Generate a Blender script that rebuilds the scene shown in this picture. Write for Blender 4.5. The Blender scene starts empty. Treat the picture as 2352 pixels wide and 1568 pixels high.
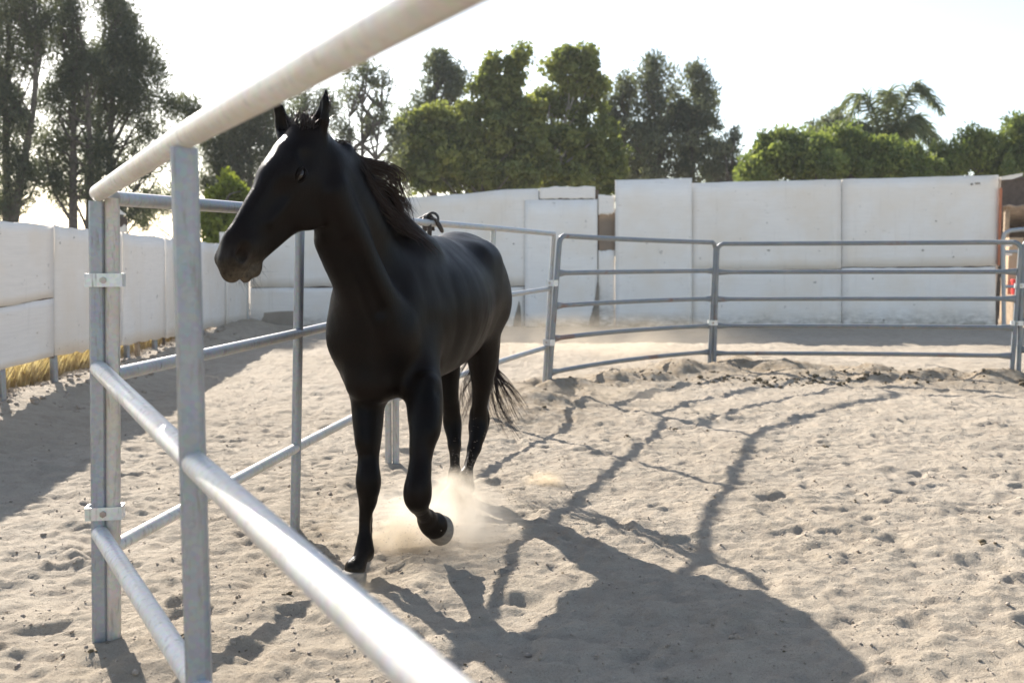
import bpy, math, random
import numpy as np
from mathutils import Vector, noise as mnoise

# ------------------------------------------------------------------ camera, world, sun, exposure
SC = bpy.context.scene
COL = SC.collection
PITCH = math.atan(184 / 2287)
CAMZ = 1.32
cam_d = bpy.data.cameras.new("camera")
cam = bpy.data.objects.new("camera", cam_d)
COL.objects.link(cam)
cam.location = (0, 0, CAMZ)
cam.rotation_euler = (math.pi / 2 - PITCH, 0, 0)
cam_d.sensor_width = 36.0
cam_d.lens = 35.0
cam_d.clip_start = 0.05
cam_d.clip_end = 3000
cam_d.dof.use_dof = True
cam_d.dof.focus_distance = 4.35
cam_d.dof.aperture_fstop = 3.2
SC.camera = cam

SUN_DIR = Vector((-1.36, 2.33, 1.52)).normalized()      # towards the sun
SUN_EL = math.asin(SUN_DIR.z)
SUN_AZ = math.atan2(SUN_DIR.x, SUN_DIR.y)               # clockwise from +Y
w = bpy.data.worlds.new("World")
SC.world = w
w.use_nodes = True
nt = w.node_tree
bg = nt.nodes["Background"]
sky = nt.nodes.new("ShaderNodeTexSky")
sky.sky_type = 'NISHITA'
sky.sun_disc = False
sky.sun_elevation = SUN_EL
sky.sun_rotation = SUN_AZ
sky.air_density = 1.0
sky.dust_density = 1.0
sky.ozone_density = 1.2
hs = nt.nodes.new('ShaderNodeHueSaturation')
hs.inputs['Saturation'].default_value = 0.85         # white summer haze
nt.links.new(sky.outputs[0], hs.inputs['Color'])
nt.links.new(hs.outputs[0], bg.inputs[0])
bg.inputs[1].default_value = 0.10

sl = bpy.data.lights.new("sun", 'SUN')
sl.energy = 5.0
sl.angle = math.radians(0.5)
sl.color = (1.0, 0.94, 0.86)
sun = bpy.data.objects.new("sun", sl)
COL.objects.link(sun)
sun.rotation_euler = SUN_DIR.to_track_quat('Z', 'Y').to_euler()

SC.view_settings.view_transform = 'Standard'
SC.view_settings.look = 'None'
SC.view_settings.exposure = 1.32
SC.view_settings.gamma = 1.0
SC.view_settings.use_curve_mapping = False
SC.render.engine = 'CYCLES'
SC.cycles.use_denoising = True
SC.cycles.max_bounces = 8
SC.cycles.volume_bounces = 1
SC.cycles.volume_max_steps = 128
SC.cycles.transparent_max_bounces = 8

# ------------------------------------------------------------------ helpers
FPX = 2287.0
_st, _ct = math.sin(PITCH), math.cos(PITCH)


def P(px, py, Y):
    """world point seen at pixel (px,py) of the 2352-wide survey frame, at distance Y"""
    x = (px - 1176) / FPX
    u = -(py - 784) / FPX
    dy = _ct + u * _st
    dz = -_st + u * _ct
    s = Y / dy
    return np.array((x * s, Y, CAMZ + dz * s))


def G(px, py):
    x = (px - 1176) / FPX
    u = -(py - 784) / FPX
    dy = _ct + u * _st
    dz = -_st + u * _ct
    s = -CAMZ / dz
    return np.array((x * s, dy * s, 0.0))


def nrm(v):
    v = np.asarray(v, float)
    return v / (np.linalg.norm(v) + 1e-12)


def tag(o, label=None, cat=None, group=None, kind=None):
    if label: o['label'] = label
    if cat: o['category'] = cat
    if group: o['group'] = group
    if kind: o['kind'] = kind
    return o


def mesh_obj(name, verts, faces, mat=None, parent=None, smooth=False, attrs=None):
    """verts (n,3) array; faces (m,k) int array or list of lists"""
    me = bpy.data.meshes.new(name)
    verts = np.asarray(verts, dtype=np.float32)
    off = np.zeros(3)
    if parent is not None:
        q_ = parent
        while q_ is not None:
            off = off + np.array(q_.location); q_ = q_.parent
    if isinstance(faces, np.ndarray):
        k = faces.shape[1]
        me.vertices.add(len(verts))
        me.vertices.foreach_set('co', (verts - off).astype(np.float32).ravel())
        me.loops.add(faces.size)
        me.loops.foreach_set('vertex_index', faces.astype(np.int32).ravel())
        me.polygons.add(len(faces))
        me.polygons.foreach_set('loop_start', np.arange(0, faces.size, k, dtype=np.int32))
        me.update(calc_edges=True)
    else:
        me.from_pydata([tuple(v) for v in (verts - off)], [], faces)
        me.update()
    if smooth:
        me.polygons.foreach_set('use_smooth', np.ones(len(me.polygons), dtype=bool))
    if attrs:
        for an, arr in attrs.items():
            a = me.attributes.new(an, 'FLOAT', 'POINT')
            a.data.foreach_set('value', np.asarray(arr, dtype=np.float32))
    o = bpy.data.objects.new(name, me)
    COL.objects.link(o)
    if parent is not None:
        o.parent = parent
    if mat: me.materials.append(mat)
    return o


def empty(name, loc):
    o = bpy.data.objects.new(name, None)
    COL.objects.link(o)
    o.location = tuple(float(c) for c in loc)
    o.empty_display_size = 0.2
    return o


class MB:
    """collects geometry for one mesh"""
    def __init__(s):
        s.v = []; s.f = []; s.n = 0

    def add(s, v, f):
        v = np.asarray(v, float)
        s.v.append(v)
        s.f += [[i + s.n for i in q] for q in f]
        s.n += len(v)

    def box(s, c, size, ax=(1, 0, 0), up=(0, 0, 1), bev=0.0):
        ax = nrm(ax); up = nrm(up); ay = nrm(np.cross(up, ax)); up = np.cross(ax, ay)
        hx, hy, hz = [q / 2 for q in size]
        v = []
        b = min(bev, hx * .9, hy * .9)
        if b > 0:
            prof = [(hx, -hy + b), (hx, hy - b), (hx - b, hy), (-hx + b, hy), (-hx, hy - b), (-hx, -hy + b), (-hx + b, -hy), (hx - b, -hy)]
        else:
            prof = [(hx, -hy), (hx, hy), (-hx, hy), (-hx, -hy)]
        n = len(prof)
        c = np.asarray(c, float)
        for z in (-hz, hz):
            for x, y in prof:
                v.append(c + ax * x + ay * y + up * z)
        f = [[i, (i + 1) % n, n + (i + 1) % n, n + i] for i in range(n)]
        f.append(list(range(n))[::-1]); f.append(list(range(n, 2 * n)))
        s.add(v, f)

    def tube(s, pts, r, seg=12, cap=True, up=(0, 0, 1), flat=None):
        """round tube along pts, r scalar or list; flat: list of (a,b) multipliers"""
        pts = [np.asarray(p, float) for p in pts]
        n = len(pts)
        rs = r if hasattr(r, '__len__') else [r] * n
        v = []
        pu = None
        for i, p in enumerate(pts):
            t = nrm(pts[min(i + 1, n - 1)] - pts[max(i - 1, 0)])
            if pu is None:
                u = np.asarray(up, float)
                if abs(np.dot(u, t)) > .95: u = np.array((1., 0, 0))
            else:
                u = pu
            u = nrm(u - t * np.dot(u, t)); pu = u
            b = np.cross(t, u)
            fa, fb = flat[i] if flat else (1, 1)
            for k in range(seg):
                a = 2 * math.pi * k / seg
                v.append(p + (u * math.cos(a) * fa + b * math.sin(a) * fb) * rs[i])
        f = []
        for i in range(n - 1):
            for k in range(seg):
                k2 = (k + 1) % seg
                f.append([i * seg + k, i * seg + k2, (i + 1) * seg + k2, (i + 1) * seg + k])
        if cap:
            f.append(list(range(seg))[::-1]); f.append([(n - 1) * seg + k for k in range(seg)])
        s.add(v, f)

    def sqtube(s, p0, p1, wx, ax, bev=.006):
        p0 = np.asarray(p0, float); p1 = np.asarray(p1, float)
        d = p1 - p0
        s.box((p0 + p1) / 2, (wx, wx, np.linalg.norm(d)), ax=ax - d * np.dot(ax, d) / np.dot(d, d), up=d, bev=bev)

    def build(s, name, mat, parent=None, smooth=False):
        v = np.concatenate(s.v) if s.v else np.zeros((0, 3))
        return mesh_obj(name, v, s.f, mat, parent, smooth)


def autosmooth(o, ang=40):
    me = o.data
    me.polygons.foreach_set('use_smooth', np.ones(len(me.polygons), dtype=bool))
    try:
        me.set_sharp_from_angle(angle=math.radians(ang))
    except Exception:
        pass
    return o


def catmull(pts, n):
    pts = [np.asarray(p, float) for p in pts]
    P_ = [2 * pts[0] - pts[1]] + pts + [2 * pts[-1] - pts[-2]]
    out = []
    m = len(pts) - 1
    for i in range(n):
        t = i / (n - 1) * m
        k = min(int(t), m - 1); u = t - k
        a, b, c, d = P_[k:k + 4]
        out.append(.5 * ((2 * b) + (-a + c) * u + (2 * a - 5 * b + 4 * c - d) * u * u + (-a + 3 * b - 3 * c + d) * u ** 3))
    return out


# vectorised gradient-free value noise
_rs = np.random.RandomState(7)
_PERM = _rs.permutation(512)
_PERM = np.concatenate([_PERM, _PERM, _PERM])
_ANG = _rs.rand(512) * 2 * np.pi


def gn2(x, y):
    xi = np.floor(x).astype(int); yi = np.floor(y).astype(int)
    xf = x - xi; yf = y - yi
    u = xf ** 3 * (xf * (xf * 6 - 15) + 10); v = yf ** 3 * (yf * (yf * 6 - 15) + 10)

    def g(ix, iy, dx, dy):
        a = _ANG[_PERM[(_PERM[ix & 511] + iy) & 511]]
        return np.cos(a) * dx + np.sin(a) * dy
    n00 = g(xi, yi, xf, yf); n10 = g(xi + 1, yi, xf - 1, yf)
    n01 = g(xi, yi + 1, xf, yf - 1); n11 = g(xi + 1, yi + 1, xf - 1, yf - 1)
    return (n00 * (1 - u) + n10 * u) * (1 - v) + (n01 * (1 - u) + n11 * u) * v


# ------------------------------------------------------------------ materials
class NT:
    def __init__(s, name):
        s.m = bpy.data.materials.new(name); s.m.use_nodes = True
        s.t = s.m.node_tree
        s.b = s.t.nodes["Principled BSDF"]
        s.out = s.t.nodes["Material Output"]

    def n(s, typ, **kw):
        nd = s.t.nodes.new(typ)
        for k, v in kw.items():
            if k.startswith('i_'):
                nd.inputs[k[2:].replace('_', ' ')].default_value = v
            else:
                setattr(nd, k, v)
        return nd

    def l(s, a, b): s.t.links.new(a, b)

    def coord(s, kind='Object'):
        return s.n('ShaderNodeTexCoord').outputs[kind]

    def mapping(s, src, scale=(1, 1, 1)):
        m = s.n('ShaderNodeMapping'); m.inputs['Scale'].default_value = scale
        s.l(src, m.inputs[0]); return m.outputs[0]

    def noise(s, src, scale, detail=4, rough=.55, dist=0):
        t = s.n('ShaderNodeTexNoise')
        t.inputs['Scale'].default_value = scale; t.inputs['Detail'].default_value = detail
        t.inputs['Roughness'].default_value = rough; t.inputs['Distortion'].default_value = dist
        s.l(src, t.inputs['Vector']); return t.outputs['Fac']

    def ramp(s, src, stops, interp='LINEAR'):
        r = s.n('ShaderNodeValToRGB'); e = r.color_ramp.elements
        r.color_ramp.interpolation = interp
        while len(e) < len(stops): e.new(.5)
        for el, (p, c) in zip(e, stops):
            el.position = p
            el.color = (c, c, c, 1) if not hasattr(c, '__len__') else (*c, 1)
        s.l(src, r.inputs[0]); return r.outputs[0]

    def mix(s, fac, a, b, typ='MIX'):
        m = s.n('ShaderNodeMix', data_type='RGBA', blend_type=typ)
        for sock, v in ((m.inputs[0], fac), (m.inputs[6], a), (m.inputs[7], b)):
            if isinstance(v, bpy.types.NodeSocket): s.l(v, sock)
            elif hasattr(v, '__len__'): sock.default_value = (*v, 1)
            else: sock.default_value = v
        return m.outputs[2]

    def math(s, op, a, b=None):
        m = s.n('ShaderNodeMath', operation=op)
        for sock, v in zip(m.inputs, (a, b)):
            if v is None: continue
            if isinstance(v, bpy.types.NodeSocket): s.l(v, sock)
            else: sock.default_value = v
        return m.outputs[0]

    def bump(s, h, strength=.3, dist=.01, prev=None):
        b = s.n('ShaderNodeBump'); b.inputs['Strength'].default_value = strength
        b.inputs['Distance'].default_value = dist
        s.l(h, b.inputs['Height'])
        if prev is not None: s.l(prev, b.inputs['Normal'])
        return b.outputs[0]

    def set(s, **kw):
        for k, v in kw.items():
            sock = s.b.inputs[k.replace('_', ' ')]
            if isinstance(v, bpy.types.NodeSocket): s.l(v, sock)
            elif hasattr(v, '__len__') and len(v) == 3: sock.default_value = (*v, 1)
            else: sock.default_value = v
        return s


def mat_sand():
    s = NT('sand')
    c = s.coord()
    big = s.noise(c, .55, 3)
    mid = s.noise(c, 7, 5, .6)
    fine = s.noise(c, 260, 2, .7)
    gr = s.noise(c, 48, 4, .8)
    col = s.mix(s.ramp(big, [(.35, 0), (.7, 1)]), (.43, .362, .275), (.49, .42, .33))
    col = s.mix(s.ramp(mid, [(.42, 0), (.7, .5)]), col, (.31, .25, .19))
    col = s.mix(s.ramp(fine, [(.30, .75), (.45, 0)]), col, (.19, .15, .11))
    col = s.mix(s.ramp(gr, [(.60, 0), (.70, .55)]), col, (.54, .48, .41))
    dk = s.noise(c, 37, 4, .8)
    col = s.mix(s.ramp(dk, [(.62, 0), (.72, .6)]), col, (.22, .175, .13))
    vor = s.n('ShaderNodeTexVoronoi'); vor.inputs['Scale'].default_value = 21
    s.l(c, vor.inputs['Vector'])
    speck = s.ramp(vor.outputs['Distance'], [(.055, 1), (.10, 0)])
    sel = s.ramp(s.noise(c, 3.1, 3), [(.5, 0), (.62, 1)])
    col = s.mix(s.math('MULTIPLY', speck, sel), col, (.16, .12, .08))
    a = s.n('ShaderNodeAttribute', attribute_name='soil')
    col = s.mix(s.math('MULTIPLY', a.outputs['Fac'], s.ramp(s.noise(c, 9, 5, .7), [(.35, .1), (.62, .9)])), col, (.27, .205, .13))
    h1 = s.bump(s.noise(c, 19, 6, .70), .9, .034)
    h2 = s.bump(s.noise(c, 75, 5, .75), .8, .012, h1)
    h3 = s.bump(fine, .6, .004, h2)
    s.set(Base_Color=col, Roughness=.95, Normal=h3)
    s.b.inputs['Specular IOR Level'].default_value = .15
    return s.m


def mat_steel(name, base=(.42, .43, .44), rust=.0, dusty=.25, metal=.55, rough=.42, dirt_top=None):
    s = NT(name)
    c = s.coord()
    n1 = s.noise(c, 6, 5, .65)
    n2 = s.noise(s.mapping(c, (40, 40, 6)), 1.5, 4, .6)
    spang = s.n('ShaderNodeTexVoronoi'); spang.inputs['Scale'].default_value = 90
    s.l(c, spang.inputs['Vector'])
    col = s.mix(s.ramp(n1, [(.3, 0), (.75, 1)]), base, tuple(min(1, b * 1.25) for b in base))
    col = s.mix(.10, col, spang.outputs['Color'], 'OVERLAY')
    col = s.mix(s.ramp(n2, [(.57, 0), (.70, .6)]), col, (.17, .155, .14))
    dn = s.ramp(s.noise(c, 3.3, 5, .7), [(.42, 0), (.68, 1)])
    dfac = s.math('MULTIPLY', dn, dusty)
    col = s.mix(dfac, col, (.50, .42, .32))
    rfac = s.ramp(s.noise(s.mapping(c, (1, 1, 1)), 1.7, 4, .6), [(.68 - rust * .16, 0), (.73 - rust * .16, .7)])
    if rust > 0:
        col = s.mix(rfac, col, (.17, .07, .04))
        met = s.math('SUBTRACT', metal, s.math('MULTIPLY', rfac, metal))
    else:
        met = s.math('SUBTRACT', metal, s.math('MULTIPLY', dfac, metal))
    s.set(Base_Color=col, Metallic=met, Roughness=s.ramp(n1, [(.3, rough), (.7, rough + .16)]),
          Normal=s.bump(s.noise(c, 120, 3), .12, .001))
    return s.m


def mat_ply(name, tone=(.70, .68, .655), stain=1.0):
    s = NT(name)
    c = s.coord()
    g = s.n('ShaderNodeNewGeometry').outputs['Position']
    grain = s.noise(s.mapping(g, (1.1, 1.1, 20)), 2.0, 6, .68, .8)
    blot = s.noise(g, .9, 4, .6)
    col = s.mix(s.ramp(grain, [(.40, 0), (.70, .42)]), tone, tuple(t * .80 for t in tone))
    col = s.mix(s.ramp(blot, [(.42, 0), (.68, .9)]), col, tuple(t * k for t, k in zip(tone, (.92, .87, .80))))
    drip = s.noise(s.mapping(g, (11, 11, .7)), 1.0, 4, .6)
    col = s.mix(s.ramp(drip, [(.60, 0), (.85, .30 * stain)]), col, (.42, .36, .29))
    spots = s.noise(g, 7, 5, .75)
    col = s.mix(s.ramp(spots, [(.645, 0), (.685, .8 * stain)]), col, (.26, .22, .18))
    chip = s.noise(s.mapping(g, (3, 3, 9)), 1.6, 5, .7)
    col = s.mix(s.ramp(chip, [(.665, 0), (.685, .6 * stain)]), col, (.47, .38, .28))
    hz = s.n('ShaderNodeAttribute', attribute_name='low')
    base = s.math('MULTIPLY', hz.outputs['Fac'], s.ramp(s.noise(s.mapping(g, (2, 2, 5)), 2.2, 5, .7), [(.35, 0), (.6, 1)]))
    col = s.mix(base, col, (.24, .20, .145))
    s.set(Base_Color=col, Roughness=.72, Normal=s.bump(grain, .35, .006))
    s.b.inputs['Specular IOR Level'].default_value = .25
    return s.m


def mat_simple(name, col, rough=.7, metal=0, var=.25, scale=8, bump=.2, bd=.004):
    s = NT(name)
    c = s.coord()
    n1 = s.noise(c, scale, 5, .65)
    cc = s.mix(s.ramp(n1, [(.3, 0), (.7, 1)]), tuple(x * (1 - var) for x in col), tuple(min(1, x * (1 + var)) for x in col))
    s.set(Base_Color=cc, Roughness=rough, Metallic=metal, Normal=s.bump(n1, bump, bd))
    return s.m


def mat_leaf(name, c1, c2, c3, trans=.35):
    s = NT(name)
    a = s.n('ShaderNodeAttribute', attribute_name='tint').outputs['Fac']
    col = s.ramp(a, [(0, c1), (.5, c2), (1, c3)])
    s.set(Base_Color=col, Roughness=.6)
    s.b.inputs['Specular IOR Level'].default_value = .25
    tr = s.n('ShaderNodeBsdfTranslucent')
    s.l(s.mix(1, col, (1.0, 1.0, .55), 'MULTIPLY'), tr.inputs[0])
    mx = s.n('ShaderNodeMixShader'); mx.inputs[0].default_value = trans
    s.l(s.b.outputs[0], mx.inputs[1]); s.l(tr.outputs[0], mx.inputs[2])
    s.l(mx.outputs[0], s.out.inputs[0])
    return s.m


def mat_dust(name, dens, rad, seed=0, scale=5, col=(.93, .82, .66), soft=1.0, low=.38, high=.68):
    """volume falling off towards the edge of an ellipsoid of the given radii (object space)"""
    s = NT(name)
    s.t.nodes.remove(s.b)
    c = s.coord()
    m = s.n('ShaderNodeMapping'); m.inputs['Scale'].default_value = tuple(1 / r for r in rad)
    s.l(c, m.inputs[0])
    ln = s.n('ShaderNodeVectorMath', operation='LENGTH'); s.l(m.outputs[0], ln.inputs[0])
    fall = s.ramp(ln.outputs['Value'], [(0.05, 1), (.5, .42 * soft), (.97, 0)], 'EASE')
    m2 = s.n('ShaderNodeMapping'); m2.inputs['Location'].default_value = (seed * 3.1, seed * 1.7, seed)
    s.l(c, m2.inputs[0])
    nz = s.ramp(s.noise(m2.outputs[0], scale, 6, .62, .4), [(low, 0), (high, 1)])
    d = s.math('MULTIPLY', s.math('MULTIPLY', fall, nz), dens)
    v = s.n('ShaderNodeVolumePrincipled')
    v.inputs['Color'].default_value = (*col, 1)
    v.inputs['Anisotropy'].default_value = .35
    s.l(d, v.inputs['Density'])
    s.l(v.outputs[0], s.out.inputs['Volume'])
    return s.m


M = {}
M['sand'] = mat_sand()
M['steel'] = mat_steel('galvanised_steel', (.34, .355, .365), 0, .5, .45)
M['steel_blue'] = mat_steel('galvanised_post', (.25, .275, .305), 0, .30, .5, .38)
M['steel_dusty'] = mat_steel('dusty_pipe', (.53, .52, .495), 0, .5, .25, .42)
M['steel_far'] = mat_steel('weathered_pipe', (.175, .195, .21), .42, .22, .45, .5)
M['steel_rusty'] = mat_steel('rusty_pipe', (.42, .38, .33), 1.1, .6, .3, .6)
M['zinc'] = mat_steel('zinc_clamp', (.55, .56, .55), 0, .15, .6, .35)
M['ply'] = mat_ply('white_plywood', (.88, .825, .755))
M['ply2'] = mat_ply('white_plywood_newer', (.90, .85, .785), .6)
M['ply_left'] = mat_ply('white_plywood_streaked', (.86, .80, .73), 1.0)
M['wood'] = mat_simple('bare_wood', (.34, .25, .165), .85, 0, .3, 14)
M['dark_wood'] = mat_simple('dark_wood', (.10, .07, .05), .85, 0, .4, 9)
M['bark'] = mat_simple('bark', (.10, .085, .07), .9, 0, .4, 12, .6, .03)
M['pale_bark'] = mat_simple('pale_bark', (.30, .27, .235), .85, 0, .35, 9, .5, .02)
M['clod'] = mat_simple('manure', (.12, .09, .05), .95, 0, .5, 60, .6, .004)
M['pebble'] = mat_simple('pebble', (.33, .27, .21), .9, 0, .4, 40, .4, .003)

# ------------------------------------------------------------------ ground
_pr = np.random.RandomState(3)
pits = []
for _ in range(850):
    x = _pr.uniform(-4.5, 7.5); y = 1.5 + _pr.rand() ** 1.3 * 11
    pits.append((x, y, _pr.uniform(.045, .125), _pr.uniform(.005, .020), _pr.uniform(0, math.pi), _pr.uniform(.55, 1)))
ridge = [G(1190, 950)[:2], G(1250, 908)[:2], G(1440, 880)[:2], G(1640, 848)[:2], G(1900, 862)[:2], G(2150, 880)[:2], G(2340, 880)[:2]]


def segdist(x, y, a, b):
    d = b - a
    t = np.clip(((x - a[0]) * d[0] + (y - a[1]) * d[1]) / (d @ d), 0, 1)
    return np.hypot(x - a[0] - t * d[0], y - a[1] - t * d[1])


FEET = [(-.640, 4.03, -.012), (-.236, 5.08, -.005), (-.34, 5.41, .0)]


def ground_base(x, y):
    """x,y arrays -> height, without pits"""
    wx = x + .12 * gn2(x * 1.7 + 9, y * 1.7); wy = y + .12 * gn2(x * 1.7, y * 1.7 + 31)
    h = .030 * gn2(wx * 1.3, wy * 1.5 + 5)
    h += .026 * gn2(wx * 3.4 + 17, wy * 4.4)
    r = 1 - np.abs(gn2(wx * 5.4 + 3, wy * 7.2 + 8)) * 2.2
    h += .009 * r
    h += .009 * gn2(wx * 7.5 + 40, wy * 10 + 4)
    h += .008 * gn2(wx * 14, wy * 17 + 4)
    h += .0062 * gn2(x * 27, y * 30)
    h += .0065 * (1 - np.abs(gn2(wx * 9 + 70, wy * 11.5 + 20)) * 3.0)
    h += .004 * (1 - np.abs(gn2(x * 19 + 7, y * 22 + 2)) * 3.0)
    # dug up ridge of soil along the far rails
    rd = np.full_like(x, 9.)
    for a, b in zip(ridge[:-1], ridge[1:]):
        rd = np.minimum(rd, segdist(x, y, np.array(a), np.array(b)))
    h += .10 * np.exp(-(rd / .55) ** 2) * (1 + 1.5 * gn2(x * 2.3 + 50, y * 2.3))
    # mounds against the foot of the left fence / corner
    tf = (-4.17 - .0948 * (y - 8.18)) - x
    h += (.165 + .05 * gn2(x * 1.3, y * 1.3 + 77)) / (1 + np.exp(-np.clip((tf + .42 + .25 * gn2(x * .9 + 3, y * .9)) / .13, -30, 30))) * np.clip((y - 3) / 3, 0, 1) * np.clip((24 - y) / 3, 0, 1)
    h += .05 * np.exp(-((x + 4.5) / 1.1) ** 2 - ((y - 18.6) / 1.6) ** 2) * (1 + .6 * gn2(x * 1.2, y * 1.2 + 9))
    # small heaps by the near post
    h += .06 * np.exp(-((x + 1.2) ** 2 + (y - 3.15) ** 2) / .06)
    for (hx, hy, hz_) in FEET:
        q = np.exp(-(((x - hx) ** 2 + (y - hy) ** 2) / .045) ** 2)
        h = h * (1 - q) + hz_ * q
    return h


def soil_mask(x, y):
    rd = np.full_like(x, 9.)
    for a, b in zip(ridge[:-1], ridge[1:]):
        rd = np.minimum(rd, segdist(x, y, np.array(a), np.array(b)))
    m = np.exp(-(rd / .8) ** 2)
    m = np.maximum(m, .55 * np.exp(-(((x + .85) / .5) ** 2 + ((y - 4.8) / .9) ** 2)))
    m = np.maximum(m, .35 * np.exp(-(((x + .9) / .7) ** 2 + ((y - 3.0) / .7) ** 2)))
    return m


def axis_steps(lo, hi, fine0, fine1, step, grow):
    a = list(np.arange(fine0, fine1, step))
    s = step; v = a[-1]
    while v < hi:
        s *= grow; v += s; a.append(v)
    s = step; v = fine0; b = []
    while v > lo:
        s *= grow; v -= s; b.append(v)
    return np.array(b[::-1] + a)


gx = axis_steps(-900, 900, -3.2, 4.6, .019, 1.022)
gy = axis_steps(-60, 1500, 1.7, 6.5, .0165, 1.009)
GXX, GYY = np.meshgrid(gx, gy, indexing='ij')
xx = GXX.ravel(); yy = GYY.ravel()
GH = ground_base(xx, yy)
# fade relief out where the mesh gets coarse
far = np.clip(1 - (np.hypot(xx, yy) - 26) / 30, 0, 1)
GH = (GH * far).reshape(GXX.shape)
for (px_, py_, pr_, pd_, pa_, pe_) in pits:
    R3 = pr_ * 2.2
    i0, i1 = np.searchsorted(gx, [px_ - R3, px_ + R3]); j0, j1 = np.searchsorted(gy, [py_ - R3, py_ + R3])
    if i1 - i0 < 3 or j1 - j0 < 3: continue
    X = GXX[i0:i1, j0:j1] - px_; Yv = GYY[i0:i1, j0:j1] - py_
    ca, sa = math.cos(pa_), math.sin(pa_)
    u = (X * ca + Yv * sa) / pr_; v = (-X * sa + Yv * ca) / (pr_ * pe_)
    an = np.arctan2(v, u)
    r = np.hypot(u, v) * (1 + .22 * np.sin(an * 2 + px_ * 9) + .14 * np.sin(an * 3 + py_ * 13) + .5 * gn2(GXX[i0:i1, j0:j1] * 14, GYY[i0:i1, j0:j1] * 14))
    GH[i0:i1, j0:j1] += -pd_ * np.exp(-(r / .85) ** 4) + pd_ * .45 * np.exp(-((r - 1.25) / .32) ** 2)
soil = soil_mask(xx, yy)
nx_, ny_ = GXX.shape
ii = np.arange(nx_ * ny_).reshape(nx_, ny_)
gf = np.stack([ii[:-1, :-1], ii[1:, :-1], ii[1:, 1:], ii[:-1, 1:]], -1).reshape(-1, 4)
ground = mesh_obj('ground', np.stack([xx, yy, GH.ravel()], 1), gf, M['sand'], smooth=True, attrs={'soil': soil})
tag(ground, 'pale trampled sand of the riding pen', kind='structure')


def gz(x, y):
    i = min(max(np.searchsorted(gx, x), 1), nx_ - 1); j = min(max(np.searchsorted(gy, y), 1), ny_ - 1)
    return float(GH[i, j])


# ------------------------------------------------------------------ clods, pebbles, dry grass (uncountable)
def ico():
    t = (1 + 5 ** .5) / 2
    v = np.array([(-1, t, 0), (1, t, 0), (-1, -t, 0), (1, -t, 0), (0, -1, t), (0, 1, t), (0, -1, -t), (0, 1, -t), (t, 0, -1), (t, 0, 1), (-t, 0, -1), (-t, 0, 1)], float)
    v /= np.linalg.norm(v[0])
    f = np.array([(0, 11, 5), (0, 5, 1), (0, 1, 7), (0, 7, 10), (0, 10, 11), (1, 5, 9), (5, 11, 4), (11, 10, 2), (10, 7, 6), (7, 1, 8), (3, 9, 4), (3, 4, 2), (3, 2, 6), (3, 6, 8), (3, 8, 9), (4, 9, 5), (2, 4, 11), (6, 2, 10), (8, 6, 7), (9, 8, 1)])
    return v, f


def scatter_chunks(name, pts, mat, label, rs, flat=.6):
    v0, f0 = ico()
    V = []; F = []
    for k, (x, y, r) in enumerate(pts):
        sc = r * rs.uniform(.6, 1.3, 3) * np.array((1, 1, flat))
        v = v0 * (1 + rs.uniform(-.45, .45, (12, 1))) * sc
        a = rs.rand() * 6.28
        v = v @ np.array([[math.cos(a), math.sin(a), 0], [-math.sin(a), math.cos(a), 0], [0, 0, 1]])
        v += (x, y, gz(x, y) + r * .25)
        V.append(v); F.append(f0 + 12 * k)
    o = mesh_obj(name, np.concatenate(V), np.concatenate(F), mat)
    return tag(o, label, kind='stuff')


rs = np.random.RandomState(11)
pts = []
for _ in range(330):
    k = rs.randint(len(ridge) - 1); t = rs.rand()
    p = ridge[k] * (1 - t) + ridge[k + 1] * t
    if k < 2 and rs.rand() < .6: continue
    pts.append((p[0] + rs.normal(0, .3), p[1] - .25 + rs.normal(0, .28), rs.choice([.007, .013, .024, .042], p=[.55, .27, .13, .05])))
for (cx, cy, n) in ((G(1900, 880)[0], G(1900, 880)[1], 80), (G(1700, 880)[0], G(1700, 880)[1], 60)):
    for _ in range(n):
        pts.append((cx + rs.normal(0, .5), cy + rs.normal(0, .18), rs.uniform(.01, .035)))
for _ in range(90):
    x = rs.uniform(-2, 5); y = rs.uniform(2.0, 8.5)
    m = rs.randint(1, 5)
    for _ in range(m):
        pts.append((x + rs.normal(0, .02), y + rs.normal(0, .02), rs.uniform(.003, .010)))
for (px, py, r) in ((1900, 1028, .022), (2258, 1255, .025), (1545, 985, .02), (420, 1500, .016), (660, 1375, .013), (1440, 1008, .018), (700, 1270, .01)):
    g = G(px, py)
    for _ in range(5):
        pts.append((g[0] + rs.normal(0, r * .9), g[1] + rs.normal(0, r * .9), r * rs.uniform(.4, .9)))
scatter_chunks('manure_clods', pts, M['clod'], 'dark crumbled manure clods strewn over the sand and the dug up ridge', rs)
pts = []
for _ in range(6500):
    y = 1.9 + rs.rand() ** 1.5 * 9
    pts.append((rs.uniform(-.62, .62) * y + .15, y, abs(rs.normal(0, .0032)) + .0016))
for _ in range(300):
    t = rs.rand()
    pts.append((-4.05 - t * .9 + rs.normal(0, .3), 7.5 + t * 9.5, rs.uniform(.008, .035)))
scatter_chunks('sand_crumbs', pts, M['pebble'], 'small pebbles and sand crumbs scattered over the pen floor', rs, .8)

M['dry_grass'] = mat_leaf('dry_grass', (.40, .30, .17), (.52, .41, .26), (.62, .52, .36), .3)


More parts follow.
